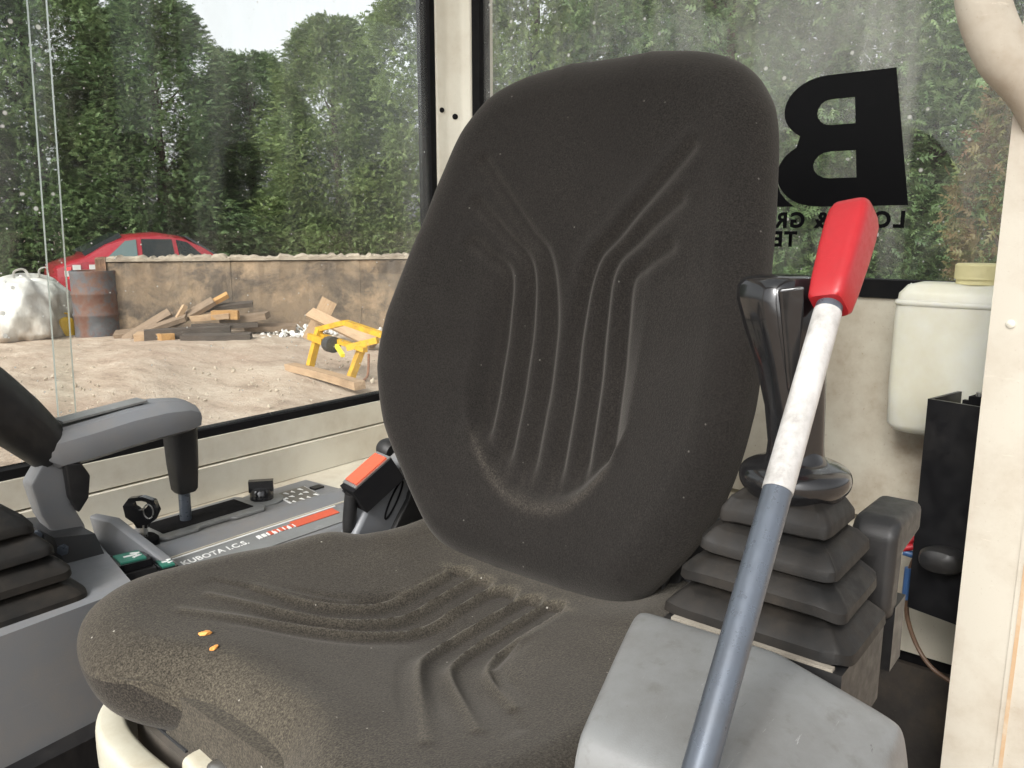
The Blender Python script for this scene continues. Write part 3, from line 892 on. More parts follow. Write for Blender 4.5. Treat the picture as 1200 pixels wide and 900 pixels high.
# ================================================================== THE CAB
cab = empty('excavator_cab', (0, 0, 0))
tag(cab, 'cream painted excavator cab round the seat, with side and rear windows', 'cab')
box('floor', (-.49, -.60, -.06), (.80, .46, 0), floorm, cab)
for lo_, hi_ in (((-.52, -.63, 1.46), (-.30, .52, 1.52)), ((.70, -.63, 1.46), (.84, .52, 1.52)), ((-.299, -.63, 1.46), (.699, -.48, 1.52)), ((-.299, .40, 1.46), (.699, .52, 1.52))):
    box('roof', lo_, hi_, headl, cab, r=.004)
box('added_roof_hatch', (-.31, -.49, 1.50), (.71, .41, 1.505), glass_rear, cab, r=0)  # unseen glazed opening, added to let more sky light into the cab
box('upper_sill', (-.40, -.60, .456), (.80, -.552, .494), cream, cab, r=.004)
box('lower_sill', (-.44, -.60, .402), (.80, -.546, .453), cream, cab, r=.005)
box('side_panel', (-.50, -.605, -.05), (.80, -.556, .402), cream2, cab)
box('side_shelf', (-.455, -.556, .37), (.80, -.40, .401), cream2, cab, r=.004)
box('top_rail', (-.40, -.60, 1.38), (.80, -.54, 1.46), cream, cab, r=.01)
box('rear_top_rail', (-.50, -.50, 1.40), (-.45, .47, 1.46), cream, cab, r=.01)
# rear panel, with the ledge and the gap under it
box('rear_panel', (-.50, -.52, .40), (-.462, .47, .70), cream2, cab, r=.004)
box('rear_lower_panel', (-.50, -.52, .232), (-.44, .47, .392), cream2, cab, r=.006)
box('rear_gap_strip', (-.50, -.52, .212), (-.452, .47, .231), seal, cab, r=0)
box('rear_base', (-.50, -.52, -.05), (-.446, .47, .211), floorm, cab, r=.004)
# corner pillar behind the seat
pil = prism('corner_pillar', [(-.412, -.584, .40), (-.412, -.552, .40), (-.432, -.545, .40), (-.452, -.528, .40), (-.458, -.512, .40), (-.52, -.512, .40), (-.52, -.584, .40)], (0, 0, 1.05), cream, cab, r=.004, seg=2)
for (x, y, z, r_) in ((-.421, -.5488, .995, .0045), (-.442, -.5365, .985, .005), (-.4535, -.5225, .955, .0075)):
    lathe('bolt_hole', [(.001, -.003), (r_, -.003), (r_, .0012), (r_ * .8, .0018), (.001, .0018)], (x, y, z), seal, pil, n=16, axis=(.62, .78, 0))
# side window: two sliding panes in a black seal
box('window_seal', (-.412, -.58, .4945), (.80, -.556, .506), seal, cab, r=.003)
box('window_seal', (-.4115, -.586, .506), (-.3990, -.5545, 1.40), seal, cab, r=.004)
def pane(name, x0, x1, y, m, lean=0.03, t=.005):
    z0, z1 = .506, 1.385
    bm = bmesh.new()
    def P(x, yy, z): return (x + (-lean * (z - z0) if x > 0 and x < .7 else 0), yy, z)
    vs = [bm.verts.new(P(x, yy, z)) for z in (z0, z1) for x, yy in ((x0, y), (x1, y), (x1, y + t), (x0, y + t))]
    fs = [bm.faces.new([vs[i] for i in f]) for f in ((3, 2, 1, 0), (4, 5, 6, 7), (0, 1, 5, 4), (1, 2, 6, 5), (2, 3, 7, 6), (3, 0, 4, 7))]
    bm.faces.ensure_lookup_table()
    for i, f in enumerate(fs): f.material_index = 0 if i in (2, 4) else 1
    return link(name, bm_mesh(bm), [m, glass_edge], cab, smooth=False)
pane('window_pane', -.408, .262, -.566, glass_side)
pane('window_pane', .236, .79, -.578, glass_side)
# rear window
box('rear_window_seal', (-.49, -.512, .6995), (-.458, .46, .723), seal, cab, r=.004)
box('rear_window_seal', (-.49, -.512, .723), (-.461, -.495, 1.41), seal, cab, r=.004)
rear = box('rear_window', (-.478, -.506, .715), (-.473, .47, 1.405), glass_rear, cab, r=0)
# lettering on the rear glass, outside: mirrored from here
def letter(name, loops, parent, x=-.4725):
    cu = bpy.data.curves.new(name, 'CURVE')
    cu.dimensions = '2D'; cu.fill_mode = 'BOTH'
    for lp_ in loops:
        sp = cu.splines.new('POLY')
        sp.points.add(len(lp_) - 1)
        for p, (u_, v_) in zip(sp.points, lp_): p.co = (u_, v_, 0, 1)
        sp.use_cyclic_u = True
    t = bpy.data.objects.new(name, cu)
    col.objects.link(t)
    me = bpy.data.meshes.new_from_object(t.evaluated_get(bpy.context.evaluated_depsgraph_get()))
    bpy.data.objects.remove(t)
    me.transform(frame((x, 0, 0), (0, 1, 0), (0, 0, 1)))
    return link(name, me, decal, parent, smooth=False)
def arc(cy, cz, ry, rz, a0, a1, n=14):
    return [(cy + ry * math.cos(R(a0 + (a1 - a0) * i / n)), cz + rz * math.sin(R(a0 + (a1 - a0) * i / n))) for i in range(n + 1)]
def sh(l): return [(y + (.985 - z) * .165 * min(1, max(0, (y - .08) / .11)), z) for y, z in l]   # the letter leans
top_h, mid, bot = .988, .905, .818
Bout = [(.193, top_h), (.193, bot)] + arc(.105, bot + .0455, .058, .0455, 270, 180, 10) + arc(.105, bot + .0455, .058, .0415, 180, 125, 6) + arc(.108, mid + .041, .056, .041, 235, 180, 6) + arc(.108, mid + .041, .056, .042, 180, 90, 10)
Bh1 = [(.142, .957), (.142, .924)] + arc(.113, .9405, .017, .0165, 270, 90, 8)
Bh2 = [(.142, .890), (.142, .855)] + arc(.113, .8725, .019, .0175, 270, 90, 8)
letter('letter_B', [sh(Bout), sh(Bh1), sh(Bh2)], rear)
Lfoot = [(.074, .8185), (.063, .8265), (.053, .838), (.047, .852), (.040, .862), (-.03, .862), (-.03, .8185)]
letter('letter_block', [Lfoot], rear)
Mt = frame((-.4725, 0, 0), (0, -1, 0), (0, 0, 1))
def mirrored(name, body, y, z, size, spacing):
    # written to be read from outside: runs towards -Y as seen from inside
    M = Matrix(((0, 0, 1, -.4725), (-1, 0, 0, y), (0, 1, 0, z), (0, 0, 0, 1)))
    return text(name, body, M, size, decal, rear, bold=.0011, spacing=spacing)
mirrored('lettering', 'LOC', .219, .7905, .0285, 1.25)
mirrored('lettering', '&', .122, .7905, .0285, 1.0)
mirrored('lettering', 'GR', .090, .7905, .0285, 1.2)
mirrored('lettering', 'TEL', .080, .7645, .0285, 1.15)

# door pillar at the right, with its outer flange and rusty joint
dp = hexa('door_pillar', [(-.30, .366, -.05), (-.20, .366, -.05), (-.20, .412, -.05), (-.30, .412, -.05), (-.30, .366, 1.46), (-.20, .366, 1.46), (-.20, .412, 1.46), (-.30, .412, 1.46)], cream_dark, cab, r=.006)
box('door_flange', (-.29, .4122, -.05), (-.1985, .47, 1.46), cream_dark, cab, r=.0015)
box('rust_joint', (-.1990, .4165, -.04), (-.1978, .4200, .55), plastic('rusty_cream', (0.46, 0.31, 0.18), 0.6, (0.54, 0.5, 0.41), 1.0, 22), cab, r=0)
box('rear_side_panel', (-.50, .42, -.05), (-.30, .47, .70), cream2, cab, r=.004)
box('quarter_window', (-.46, .44, .701), (-.301, .445, 1.40), glass_side, cab, r=0)  # glazing added out of view, to bring light to the tank and rear panel
box('rear_post', (-.50, .41, .701), (-.461, .47, 1.40), cream2, cab, r=.004)
box('front_post', (.74, .40, -.05), (.80, .46, 1.46), cream, cab, r=.01)
box('front_post', (.74, -.60, .505), (.80, -.545, 1.46), cream, cab, r=.01)
lathe('paint_blob', [(.001, -.002), (.004, -.001), (.004, .001), (.001, .003)], (-.1995, .383, .702), cream, dp, n=10, axis=(1, 0, 0))
gh = empty('grab_handle', (-.2, .385, .88))
tag(gh, 'thick cream moulded grab handle at the top of the door pillar', 'handle')
tube('grip', [(-.215, .392, .862), (-.19, .378, .905), (-.168, .358, .936), (-.155, .342, .975), (-.150, .335, 1.03), (-.155, .335, 1.10), (-.175, .355, 1.16), (-.21, .39, 1.20)], [.012, .020, .0235, .023, .022, .022, .022, .018], cream_dark, gh, n=20, sm=8, flat=.85)

# ================================================================== THE SEAT
seat = empty('operator_seat', (.15, 0, .0))
tag(seat, 'dark brown fabric operator seat with ribbed backrest and dusty cushion', 'seat')
def seg_dist(px, py, poly):
    d = np.full(px.shape, 9.0)
    t_ = np.zeros(px.shape)
    tot = 0.0
    L = [math.hypot(b[0] - a_[0], b[1] - a_[1]) for a_, b in zip(poly, poly[1:])]
    T = sum(L)
    for (a_, b), l in zip(zip(poly, poly[1:]), L):
        dx, dy = b[0] - a_[0], b[1] - a_[1]
        t = np.clip(((px - a_[0]) * dx + (py - a_[1]) * dy) / (l * l), 0, 1)
        q = np.hypot(px - a_[0] - t * dx, py - a_[1] - t * dy)
        t_ = np.where(q < d, (tot + t * l) / T, t_)
        d = np.minimum(d, q)
        tot += l
    return d, t_
def cr(pts, n=8): return [(p.x, p.y) for p in smooth_path([(x, y, 0) for x, y in pts], n)]
def sstep(x, a_, b_):
    t = np.clip((x - a_) / (b_ - a_), 0, 1)
    return t * t * (3 - 2 * t)
def pillow(name, hs_, Ws, nu, nv, surf, r_edge, thick, m, parent, r_back=.03):
    """closed pad over a 2-D outline given by half widths Ws at stations hs_. surf(y,h) -> (point, normal-offset function, dust)"""
    t = np.linspace(0, PI, nv)
    h = hs_[0] + (hs_[-1] - hs_[0]) * (1 - np.cos(t)) / 2
    hh = cr(list(zip(hs_, Ws)), 10)
    W_ = np.interp(h, [p[0] for p in hh], [p[1] for p in hh])
    v = -np.cos(np.linspace(0, PI, nu))
    v = 0.55 * v + 0.45 * np.sin(v * PI / 2)
    H, Vv = np.meshgrid(h, v, indexing='ij')
    Yy = Vv * W_[:, None]
    outl = [(p[1], p[0]) for p in hh] + [(-p[1], p[0]) for p in hh[::-1]]
    outl.append(outl[0])
    d, _ = seg_dist(Yy, H, outl)
    edge = np.zeros_like(d, bool); edge[0] = edge[-1] = True; edge[:, 0] = edge[:, -1] = True
    d[edge] = 0
    k_ = np.clip(1 - d / r_edge, 0, 1)
    drop = r_edge * (1 - np.sqrt(np.maximum(0, 1 - k_ ** 2)))
    P, N, off, dust = surf(Yy, H, W_[:, None] * np.ones_like(H), d)
    F = P + N * (off - drop)[..., None]
    kb = np.clip(1 - d / r_back, 0, 1)
    dropb = (thick - r_edge) * np.sqrt(np.maximum(0, 1 - kb ** 2))
    Bk = P + N * (off - r_edge - dropb)[..., None]
    Bk[edge] = F[edge]
    n_, m_ = H.shape
    verts = np.concatenate([F.reshape(-1, 3), Bk.reshape(-1, 3)])
    idx = np.arange(n_ * m_).reshape(n_, m_)
    ib = idx + n_ * m_
    ib = np.where(edge, idx, ib)
    f1 = np.stack([idx[:-1, :-1], idx[:-1, 1:], idx[1:, 1:], idx[1:, :-1]], -1).reshape(-1, 4)
    f2 = np.stack([ib[:-1, :-1], ib[1:, :-1], ib[1:, 1:], ib[:-1, 1:]], -1).reshape(-1, 4)
    me = bpy.data.meshes.new(name)
    me.from_pydata(verts.tolist(), [], np.concatenate([f1, f2]).tolist())
    at = me.attributes.new('dust', 'FLOAT', 'POINT')
    at.data.foreach_set('value', np.concatenate([dust.ravel(), np.zeros(n_ * m_)]).astype(np.float32))
    me.update()
    bm = bmesh.new(); bm.from_mesh(me)
    bmesh.ops.delete(bm, geom=[v_ for v_ in bm.verts if not v_.link_faces], context='VERTS')
    bm.to_mesh(me); bm.free()
    return link(name, me, m, parent, angle=80)

# --- backrest: half widths, and how far the bolsters come forward, along its height
TILT = R(14)
bx, bz = Vector((-math.sin(TILT), 0, math.cos(TILT))), Vector((math.cos(TILT), 0, math.sin(TILT)))
BH = [-.040, -.034, -.022, 0, .05, .10, .165, .227, .27, .37, .44, .475, .504, .522, .533]
BW = [.045, .098, .130, .152, .189, .214, .229, .229, .224, .209, .195, .179, .152, .110, .05]
BD_h = [-.03, 0, .05, .1, .165, .227, .27, .37, .475, .53]
BD = [.02, .028, .037, .052, .062, .060, .052, .032, .014, .008]
gro = []
for pts in ([(.030, .305), (.060, .338), (.128, .412)], [(.052, .298), (.082, .328), (.125, .362)], [(.078, .287), (.098, .303), (.124, .318)]):
    x0 = {0: .018, 1: .050, 2: .081}[len(gro)]
    yb = {0: .058, 1: .070, 2: .095}[len(gro)]
    gro.append(cr([(x0, yb), (x0 * .98, .14), (x0 * .95, .235)] + pts, 10))
gro = gro + [[(-x, y) for x, y in g] for g in gro]
def back_surf(y, h, W_, d):
    dl = np.interp(h, BD_h, BD)
    yn = np.clip(np.abs(y) / np.maximum(W_, .08), 0, 1)
    off = .044 + dl * yn ** 2.3 - .012 * np.exp(-(y / .11) ** 2 - ((h - .2) / .16) ** 2)
    dust = np.zeros_like(y)
    # pocket round the ribs: sharp ledge below, fading upwards
    arcz = .050 + .055 * (np.abs(y) / .085) ** 2.4
    inside = sstep(h - arcz, -.004, .013) * (1 - sstep(np.abs(y), .088, .108)) * (1 - sstep(h, .14, .36))
    off -= .0115 * inside
    for g in gro:
        dd, tt = seg_dist(y, h, g)
        amp = .0080 * (1 - sstep(tt, .6, 1.0) * .6) * sstep(tt, .0, .10)
        off -= amp * np.exp(-(dd / .0072) ** 2)
        off += amp * .28 * np.exp(-((dd - .015) / .009) ** 2)
        dust += .10 * np.exp(-((dd - .006) / .004) ** 2)
    dust += .45 * np.exp(-((h - arcz + .006) / .007) ** 2) * (1 - sstep(np.abs(y), .075, .10))
    dust += .06 * sstep(.03 - d, 0, .03)
    off += .0008 * np.sin(y * 31 + 4 * np.sin(h * 17)) * np.sin(h * 23)
    P = np.stack([h * bx.x, y, .45 + h * bx.z], -1)
    N = np.broadcast_to(np.array(bz), P.shape)
    return P, N, off, np.clip(dust, 0, 1)
pillow('backrest', BH, BW, 280, 320, back_surf, .046, .082, fab_back, seat, r_back=.10)

# --- cushion: x forward, half widths
CH = [-.075, -.06, -.03, .04, .075, .11, .19, .28, .34, .382, .407, .422, .429]
CW = [.12, .165, .185, .192, .206, .240, .256, .258, .250, .228, .196, .150, .09]
sgro = []
for k_, (y0, fr_) in enumerate((((.019), [(.165, .0175), (.205, .026), (.245, .052), (.335, .150)]), ((.047), [(.165, .046), (.20, .054), (.235, .078), (.30, .165)]), ((.074), [(.155, .074), (.185, .080), (.215, .102), (.255, .160)]))):
    sgro.append(cr([(.066 + .006 * k_, y0), (.115, y0)] + fr_, 10))
sg_all = sgro + [[(x, -y) for x, y in g] for g in sgro]
def cush_z(x, y, W_=.25):
    yn = np.clip(np.abs(y) / np.maximum(W_, .1), 0, 1)
    z = .432 + .030 * yn ** 2.2 + .022 * sstep(x, .16, .42) - .012 * (1 - sstep(x, -.02, .14)) * (1 - yn)
    z = z - .012 * np.exp(-((x - .16) / .10) ** 2 - (y / .13) ** 2)
    return z
def cush_surf(y, x, W_, d):
    z = cush_z(x, y, W_)
    dust = .20 + .0 * x
    off = np.zeros_like(x)
    # channels between narrow ridges; every channel has a rounded rear end
    dy = np.min(np.stack([np.abs(np.abs(y) - c_) for c_ in (0.0, .033, .0605)]), 0)
    xr = .074 - np.sqrt(np.maximum(0, .0135 ** 2 - dy ** 2)) * 1.1
    lim = np.interp(x, [0, .14, .20, .28], [.075, .075, .095, .19])
    field = sstep(x - xr, -.003, .007) * (1 - sstep(np.abs(y) - lim, -.006, .006)) * (1 - sstep(x, .15, .33))
    off -= .0085 * field
    for g in sg_all:
        dd, tt = seg_dist(x, y, g)
        keep = 1 - .55 * sstep(tt, .55, 1.0)
        off += .0080 * np.exp(-(dd / .0036) ** 2) * field + .0036 * np.exp(-(dd / .0065) ** 2) * (1 - field) * keep * sstep(x, .10, .16)
        off -= .0025 * np.exp(-((dd - .013) / .006) ** 2) * (1 - field) * keep * sstep(x, .12, .2) * (1 - sstep(tt, .75, 1.0))
        dust = dust + .5 * np.exp(-(dd / .0042) ** 2) * (1 - .45 * tt) * sstep(x, .055, .08)
    dust = dust - .12 * field
    # scalloped rear ends of the ribs hold the dust
    dust = dust + .55 * np.exp(-((x - xr + .004) / .006) ** 2) * (1 - sstep(np.abs(y), .080, .095))
    dust = dust + .35 * np.exp(-((x - .01) / .035) ** 2) * (1 - sstep(np.abs(y), .12, .19))
    front = sstep(x, .35, .41)
    dust = dust + .38 * front * np.exp(-(y / .12) ** 2) + .12 * sstep(.06 - d, 0, .06)
    off += .0012 * np.sin(y * 27 + 3 * np.sin(x * 15)) * np.sin(x * 19 + 1)
    # hollow in the front edge above the handle
    nx_ = .050 * np.exp(-(np.abs(y) / .105) ** 4) * sstep(x, .28, .42)
    P = np.stack([x - nx_, y, z], -1)
    N = np.broadcast_to(np.array((0.0, 0, 1.0)), P.shape)
    return P, N, off, np.clip(dust, 0, 1)
pillow('cushion', CH, CW, 340, 340, cush_surf, .046, .074, fab_seat, seat, r_back=.035)

loft('base_shell', [sring((.19, 0, z), a_, b_, 4.5, 48) for z, a_, b_ in ((.16, .17, .16), (.20, .19, .19), (.30, .198, .215), (.36, .203, .222), (.385, .203, .222))], plastic('seat_shell', (0.075, 0.068, 0.058), 0.75, (0.16, 0.13, 0.1), 0.7, 10), seat)
sk_me = box_me((.29, -.095, .29), (.386, .235, .430), .036, 8)
at_ = sk_me.attributes.new('dust', 'FLOAT', 'POINT')
at_.data.foreach_set('value', [.5] * len(sk_me.vertices))
link('front_skirt', sk_me, fab_seat, seat, angle=80)
box('suspension_box', (.02, -.15, .0), (.33, .15, .17), rubber, seat, r=.02)
# weight adjustment handle: a white loop in front of the cushion
ah = empty('adjuster_handle', (0, 0, 0)); ah.parent = seat; ah.location = -wloc(seat) + Vector((0, .008, .007))
def rr_bar(name, pts, w_, h_, m, parent, p=5, sm=6):
    path = smooth_path(pts, sm)
    rings = []
    for i, q in enumerate(path):
        t = (path[min(i + 1, len(path) - 1)] - path[max(i - 1, 0)]).normalized()
        s_ = Vector((0, 0, 1)).cross(t).normalized()
        u_ = t.cross(s_)
        rings.append(sring(q, w_, h_, p, 24, s_, u_))
    return loft(name, rings, m, parent)
rr_bar('bar', [(.335, -.160, .378), (.360, -.163, .382), (.392, -.156, .380), (.412, -.132, .376), (.418, -.09, .372), (.417, -.02, .370), (.416, .06, .368)], .0125, .0205, offwhite, ah)
rr_bar('mount', [(.380, -.045, .384), (.382, -.005, .380), (.382, .07, .378)], .020, .012, offwhite, ah)
bar('bracket', (.374, -.130, .382), (.377, -.062, .381), .022, .012, greyd, ah)
lathe('bolt', [(.001, 0), (.008, 0), (.008, .004), (.005, .006), (.001, .006)], (.388, -.015, .3925), bright, ah, n=14)
# side brackets at the seat hinge
def bracket(sy):
    b = empty('hinge_bracket', (0, 0, 0)); b.parent = seat; b.location = -wloc(seat)
    y = sy * .222
    out = [(.098, .430), (.070, .468), (.036, .500), (-.005, .520), (-.035, .528), (-.052, .505), (-.058, .43), (-.05, .38), (.06, .38)]
    prism('cover', [(x, y - .014, z) for x, z in out], (0, .028, 0), greyp, b, r=.006, seg=3)
    ye = y + sy * .0 + .0146
    # moulded slot emblem: thin black outline of an upright loop
    def loop(c, ux, uz, n=26):
        pts = []
        for i in range(n + 1):
            t = 2 * PI * i / n
            a_, c_ = .0055 * math.cos(t), .026 * math.sin(t)
            pts.append((c[0] + a_ * ux[0] + c_ * uz[0], ye, c[1] + a_ * ux[1] + c_ * uz[1]))
        return pts
    k_ = math.sqrt(.5)
    tube('moulded_slot', loop((.030, .466), (k_, k_), (-k_ * .8, k_ * 1.1)), .0013, seal, b, n=6)
    prism('hinge_cover', [(x, y - .002 * sy - .014, z) for x, z in ((.045, .42), (.026, .444), (.010, .462), (.006, .472), (-.006, .479), (-.018, .500), (-.085, .505), (-.085, .41), (.045, .405))], (0, .033, 0), rubber, b, r=.004)
    return b
bracket(-1)
b2 = empty('hinge_bracket', (0, 0, 0)); b2.parent = seat; b2.location = -wloc(seat)
prism('cover', [(x, .150, z) for x, z in ((-.02, .40), (-.02, .455), (-.04, .488), (-.075, .503), (-.12, .500), (-.14, .46), (-.14, .39))], (0, .05, 0), greyd, b2, r=.006, seg=3)
prism('hinge_cover', [(x, .126, z) for x, z in ((.01, .40), (.002, .438), (-.03, .462), (-.06, .47), (-.07, .40))], (0, .028, 0), rubber, b2, r=.004)
for q in range(3):
    tube('webbing_fold', [(.014, .128 + .007 * q, .405), (.006, .13 + .007 * q, .44), (-.025, .132 + .007 * q, .47), (-.05, .135 + .007 * q, .48)], .004, rubber, b2, n=8, sm=5, flat=.4)
bk = empty('belt_buckle', (0, 0, 0)); bk.parent = seat; bk.location = -wloc(seat)
bdir = Vector((-.74, .16, .46)).normalized()
bside = Vector((0, 0, 1)).cross(bdir).normalized()
bnrm = bdir.cross(bside)
Mb = Matrix(((bside.x, bnrm.x, bdir.x, .083), (bside.y, bnrm.y, bdir.y, -.214), (bside.z, bnrm.z, bdir.z, .486), (0, 0, 0, 1)))
box('buckle_body', (-.016, -.020, -.006), (.016, .013, .054), seal, bk, r=.003, M=Mb)
box('bezel', (-.0155, .0125, -.001), (.0155, .0150, .054), bright, bk, r=.001, M=Mb)
box('release_button', (-.013, .0145, .003), (.013, .0170, .050), orange, bk, r=.0015, M=Mb)
tube('stalk', [Mb @ Vector((0, .004, -.004)), (.088, -.222, .445), (.08, -.228, .40)], .008, rubber, bk, n=10, sm=5)
lathe('hinge_knob', [(.001, -.010), (.012, -.010), (.014, -.004), (.014, .006), (.010, .012), (.001, .013)], (-.012, -.262, .510), rubber, seat, axis=(0, -1, .2))

# crumbs lying on the cushion
crumbm = plastic('crumb', (0.75, 0.33, 0.08), 0.6)
for (x, y, s_, lab) in ((.345, -.098, .0042, 'larger orange crumb on the front of the dusty cushion'), (.352, -.072, .0033, 'smaller orange crumb right of the larger one on the cushion')):
    bm = bmesh.new()
    bmesh.ops.create_icosphere(bm, subdivisions=2, radius=1)
    for v_ in bm.verts: v_.co += Vector(rng.normal(0, .14, 3))
    z = float(cush_z(np.array(x), np.array(y))) + .004
    bmesh.ops.transform(bm, matrix=Matrix.Translation((x, y, z)) @ Matrix.Rotation(x * 90, 4, 'Z') @ Matrix.Diagonal((s_ * 1.2, s_ * .8, s_ * .45, 1)), verts=bm.verts)
    tag(link('crumb', bm_mesh(bm), crumbm), lab, 'crumb', 'crumbs on the cushion')

# ================================================================== RIGHT CONSOLE (image left)
con = empty('side_console', (.2, -.4, 0))
tag(con, 'grey plastic side console under the side window, with switches and lettering', 'console')
# rear deck: a profile along X, ridge rounding down to the seat
prof = [(-.530, .36), (-.530, .398), (-.522, .4035), (-.44, .406), (-.430, .4095), (-.418, .4095), (-.405, .404), (-.399, .398), (-.352, .390), (-.343, .380), (-.340, .18), (-.53, .18)]
prism('deck', [(-.075, y, z) for y, z in prof], (.345, 0, 0), greyp, con, r=.003, seg=2, angle=30)
prism('deck_end', [(-.0755, y, z) for y, z in [(-.42, .36), (-.42, .401), (-.40, .405), (-.385, .404), (-.36, .395), (-.30, .390), (-.28, .38), (-.28, .2), (-.42, .2)]], (-.055, 0, 0), greyp, con, r=.012, seg=3)
def strip(name, y0, z0, y1, z1, x0, x1, m, lift=.0012):
    n_ = Vector((0, -(z1 - z0), (y1 - y0))).normalized()
    if n_.z < 0: n_ = -n_
    L_ = n_ * lift
    return prism(name, [Vector((x0, y0, z0)) + L_ * .2, Vector((x1, y0, z0)) + L_ * .2, Vector((x1, y1, z1)) + L_ * .2, Vector((x0, y1, z1)) + L_ * .2], L_, m, con, r=0)
strip('name_strip', -.3975, .3977, -.356, .3907, -.03, .262, greyl)
strip('strip_border', -.3988, .3979, -.3965, .3976, -.03, .262, whitep, .0018)
ux_ = Vector((-1, 0, 0)); uy_ = Vector((0, -.986, .168))
def ctext(body, x, y, z, size, m, **kw):
    return text('lettering', body, frame((x, y, z), ux_, uy_), size, m, con, **kw)
ctext('KUBOTA I.C.S.', .212, -.3775, .3961, .0135, whitep, bold=.0004, spacing=1.05)
for i in range(9):
    strip('small_print', -.3875, .3960, -.3790 - .0008 * (i % 3), .3946, .102 - i * .0075, .1070 - i * .0075, whitep, .002)
strip('warning_stripe', -.394, .3971, -.378, .3944, -.022, .050, orange, .002)
for i in range(5):
    strip('warning_print', -.389, .3963, -.380, .3947, .052 + i * .008, .0575 + i * .008, orange, .002)
# slot plate with dark slot
sl = prism('slot_plate', [(x, y, .4062) for x, y in ((.202, -.515), (.055, -.515), (.050, -.505), (.050, -.448), (.058, -.438), (.10, -.438), (.106, -.444), (.150, -.444), (.156, -.438), (.196, -.438), (.204, -.446))], (0, 0, .005), greyl, con, r=.002)
box('lever_slot', (.064, -.503, .409), (.194, -.456, .4122), seal, sl, r=0)
# knob switch
kn = empty('rotary_switch', (0, 0, 0)); kn.parent = con; kn.location = -wloc(con)
lathe('dial_plate', [(.001, 0), (.030, 0), (.030, .0025), (.026, .0035), (.001, .0035)], (.032, -.483, .4055), greyl, kn)
lathe('knob', [(.001, .003), (.0165, .003), (.0165, .014), (.014, .018), (.001, .019)], (.032, -.483, .4055), gloss, kn)
box('knob_ridge', (-.0055, -.017, 0), (.0055, .017, .016), gloss, kn, r=.002, M=Matrix.Translation((.032, -.483, .420)) @ Matrix.Rotation(.9, 4, 'Z'))
# pictogram label
lab_ = prism('label_plate', [(x, y, .4058) for x, y in ((.008, -.488), (-.045, -.488), (-.032, -.424), (.018, -.424))], (0, 0, .0012), whitep, con, r=0)
prism('label_field', [(x, y, .4068) for x, y in ((.0055, -.486), (-.0425, -.486), (-.0305, -.426), (.0155, -.426))], (0, 0, .0012), sheetm, lab_, r=0)
for i in range(4):
    for j in range(3):
        x0 = -.031 + i * .0125 + .002 * ((i * 3 + j) % 2); y0 = -.480 + j * .019
        prism('pictogram', [(x0, y0, .408), (x0 + .0045 + .002 * (j % 2), y0 + .004 * (i % 2), .408), (x0 + .003, y0 + .005, .408), (x0 + .001, y0 + .010 - .003 * (j % 2), .408)], (0, 0, .0007), whitep, lab_, r=0)
box('deck_socket', (-.062, -.475, .404), (-.045, -.462, .408), rubber, con, r=.002)
strip('deck_notch', -.418, .4095, -.405, .404, -.085, -.06, rubber, .0015)
# front pod: higher, carries the joystick and the wrist rest
hexa('front_pod', [(.300, -.47, .16), (.60, -.50, .16), (.60, -.262, .16), (.322, -.275, .16), (.272, -.47, .428), (.60, -.50, .43), (.60, -.272, .43), (.312, -.287, .432)], greyp, con, r=.010, seg=4)
hexa('under_box', [(.32, -.5, 0), (.70, -.5, 0), (.70, -.285, 0), (.34, -.285, 0), (.32, -.5, .315), (.70, -.5, .30), (.70, -.25, .30), (.36, -.255, .312)], blackm, con, r=.004)
prism('fin', [(.272, -.455, .40), (.276, -.470, .455), (.262, -.44, .452), (.248, -.34, .418), (.246, -.330, .40)], (-.012, -.004, 0), greyp, con, r=.003)
prism('fin_floor', [(.30, -.46, .412), (.25, -.45, .412), (.236, -.335, .412), (.29, -.325, .412)], (0, 0, -.03), greyp, con, r=.002)
# rocker switches
for i, (cx, cy, wx, wy, hz) in enumerate(((.276, -.372, .020, .027, .016), (.250, -.345, .010, .021, .008))):
    k_ = empty('rocker_switch', (0, 0, 0)); k_.parent = con; k_.location = -wloc(con)
    Mr = Matrix.Translation((cx, cy, .412)) @ Matrix.Rotation(R(-12), 4, 'Z')
    box('housing', (-wx, -wy, 0), (wx, wy, hz * .55), rubber, k_, r=.002, M=Mr)
    box('rocker', (-wx * .9, -wy * .88, hz * .5), (wx * .9, wy * .88, hz), gloss, k_, r=.003, M=Mr @ Matrix.Rotation(R(5), 4, 'X'))
    box('lens', (-wx * .66, -wy * .66, hz), (wx * .66, wy * .66, hz + .0015), green, k_, r=.0005, M=Mr @ Matrix.Rotation(R(5), 4, 'X'))
    for j in range(3):
        Mg = Mr @ Matrix.Rotation(R(5), 4, 'X')
        box('symbol', (-wx * .4, -wy * .45 + j * wy * .34, hz + .0012), (wx * (.1 + .2 * (j % 2)), -wy * .45 + j * wy * .34 + wy * .14, hz + .0022), whitep, k_, r=0, M=Mg @ Matrix.Rotation(.5 * (j - 1), 4, 'Z'))
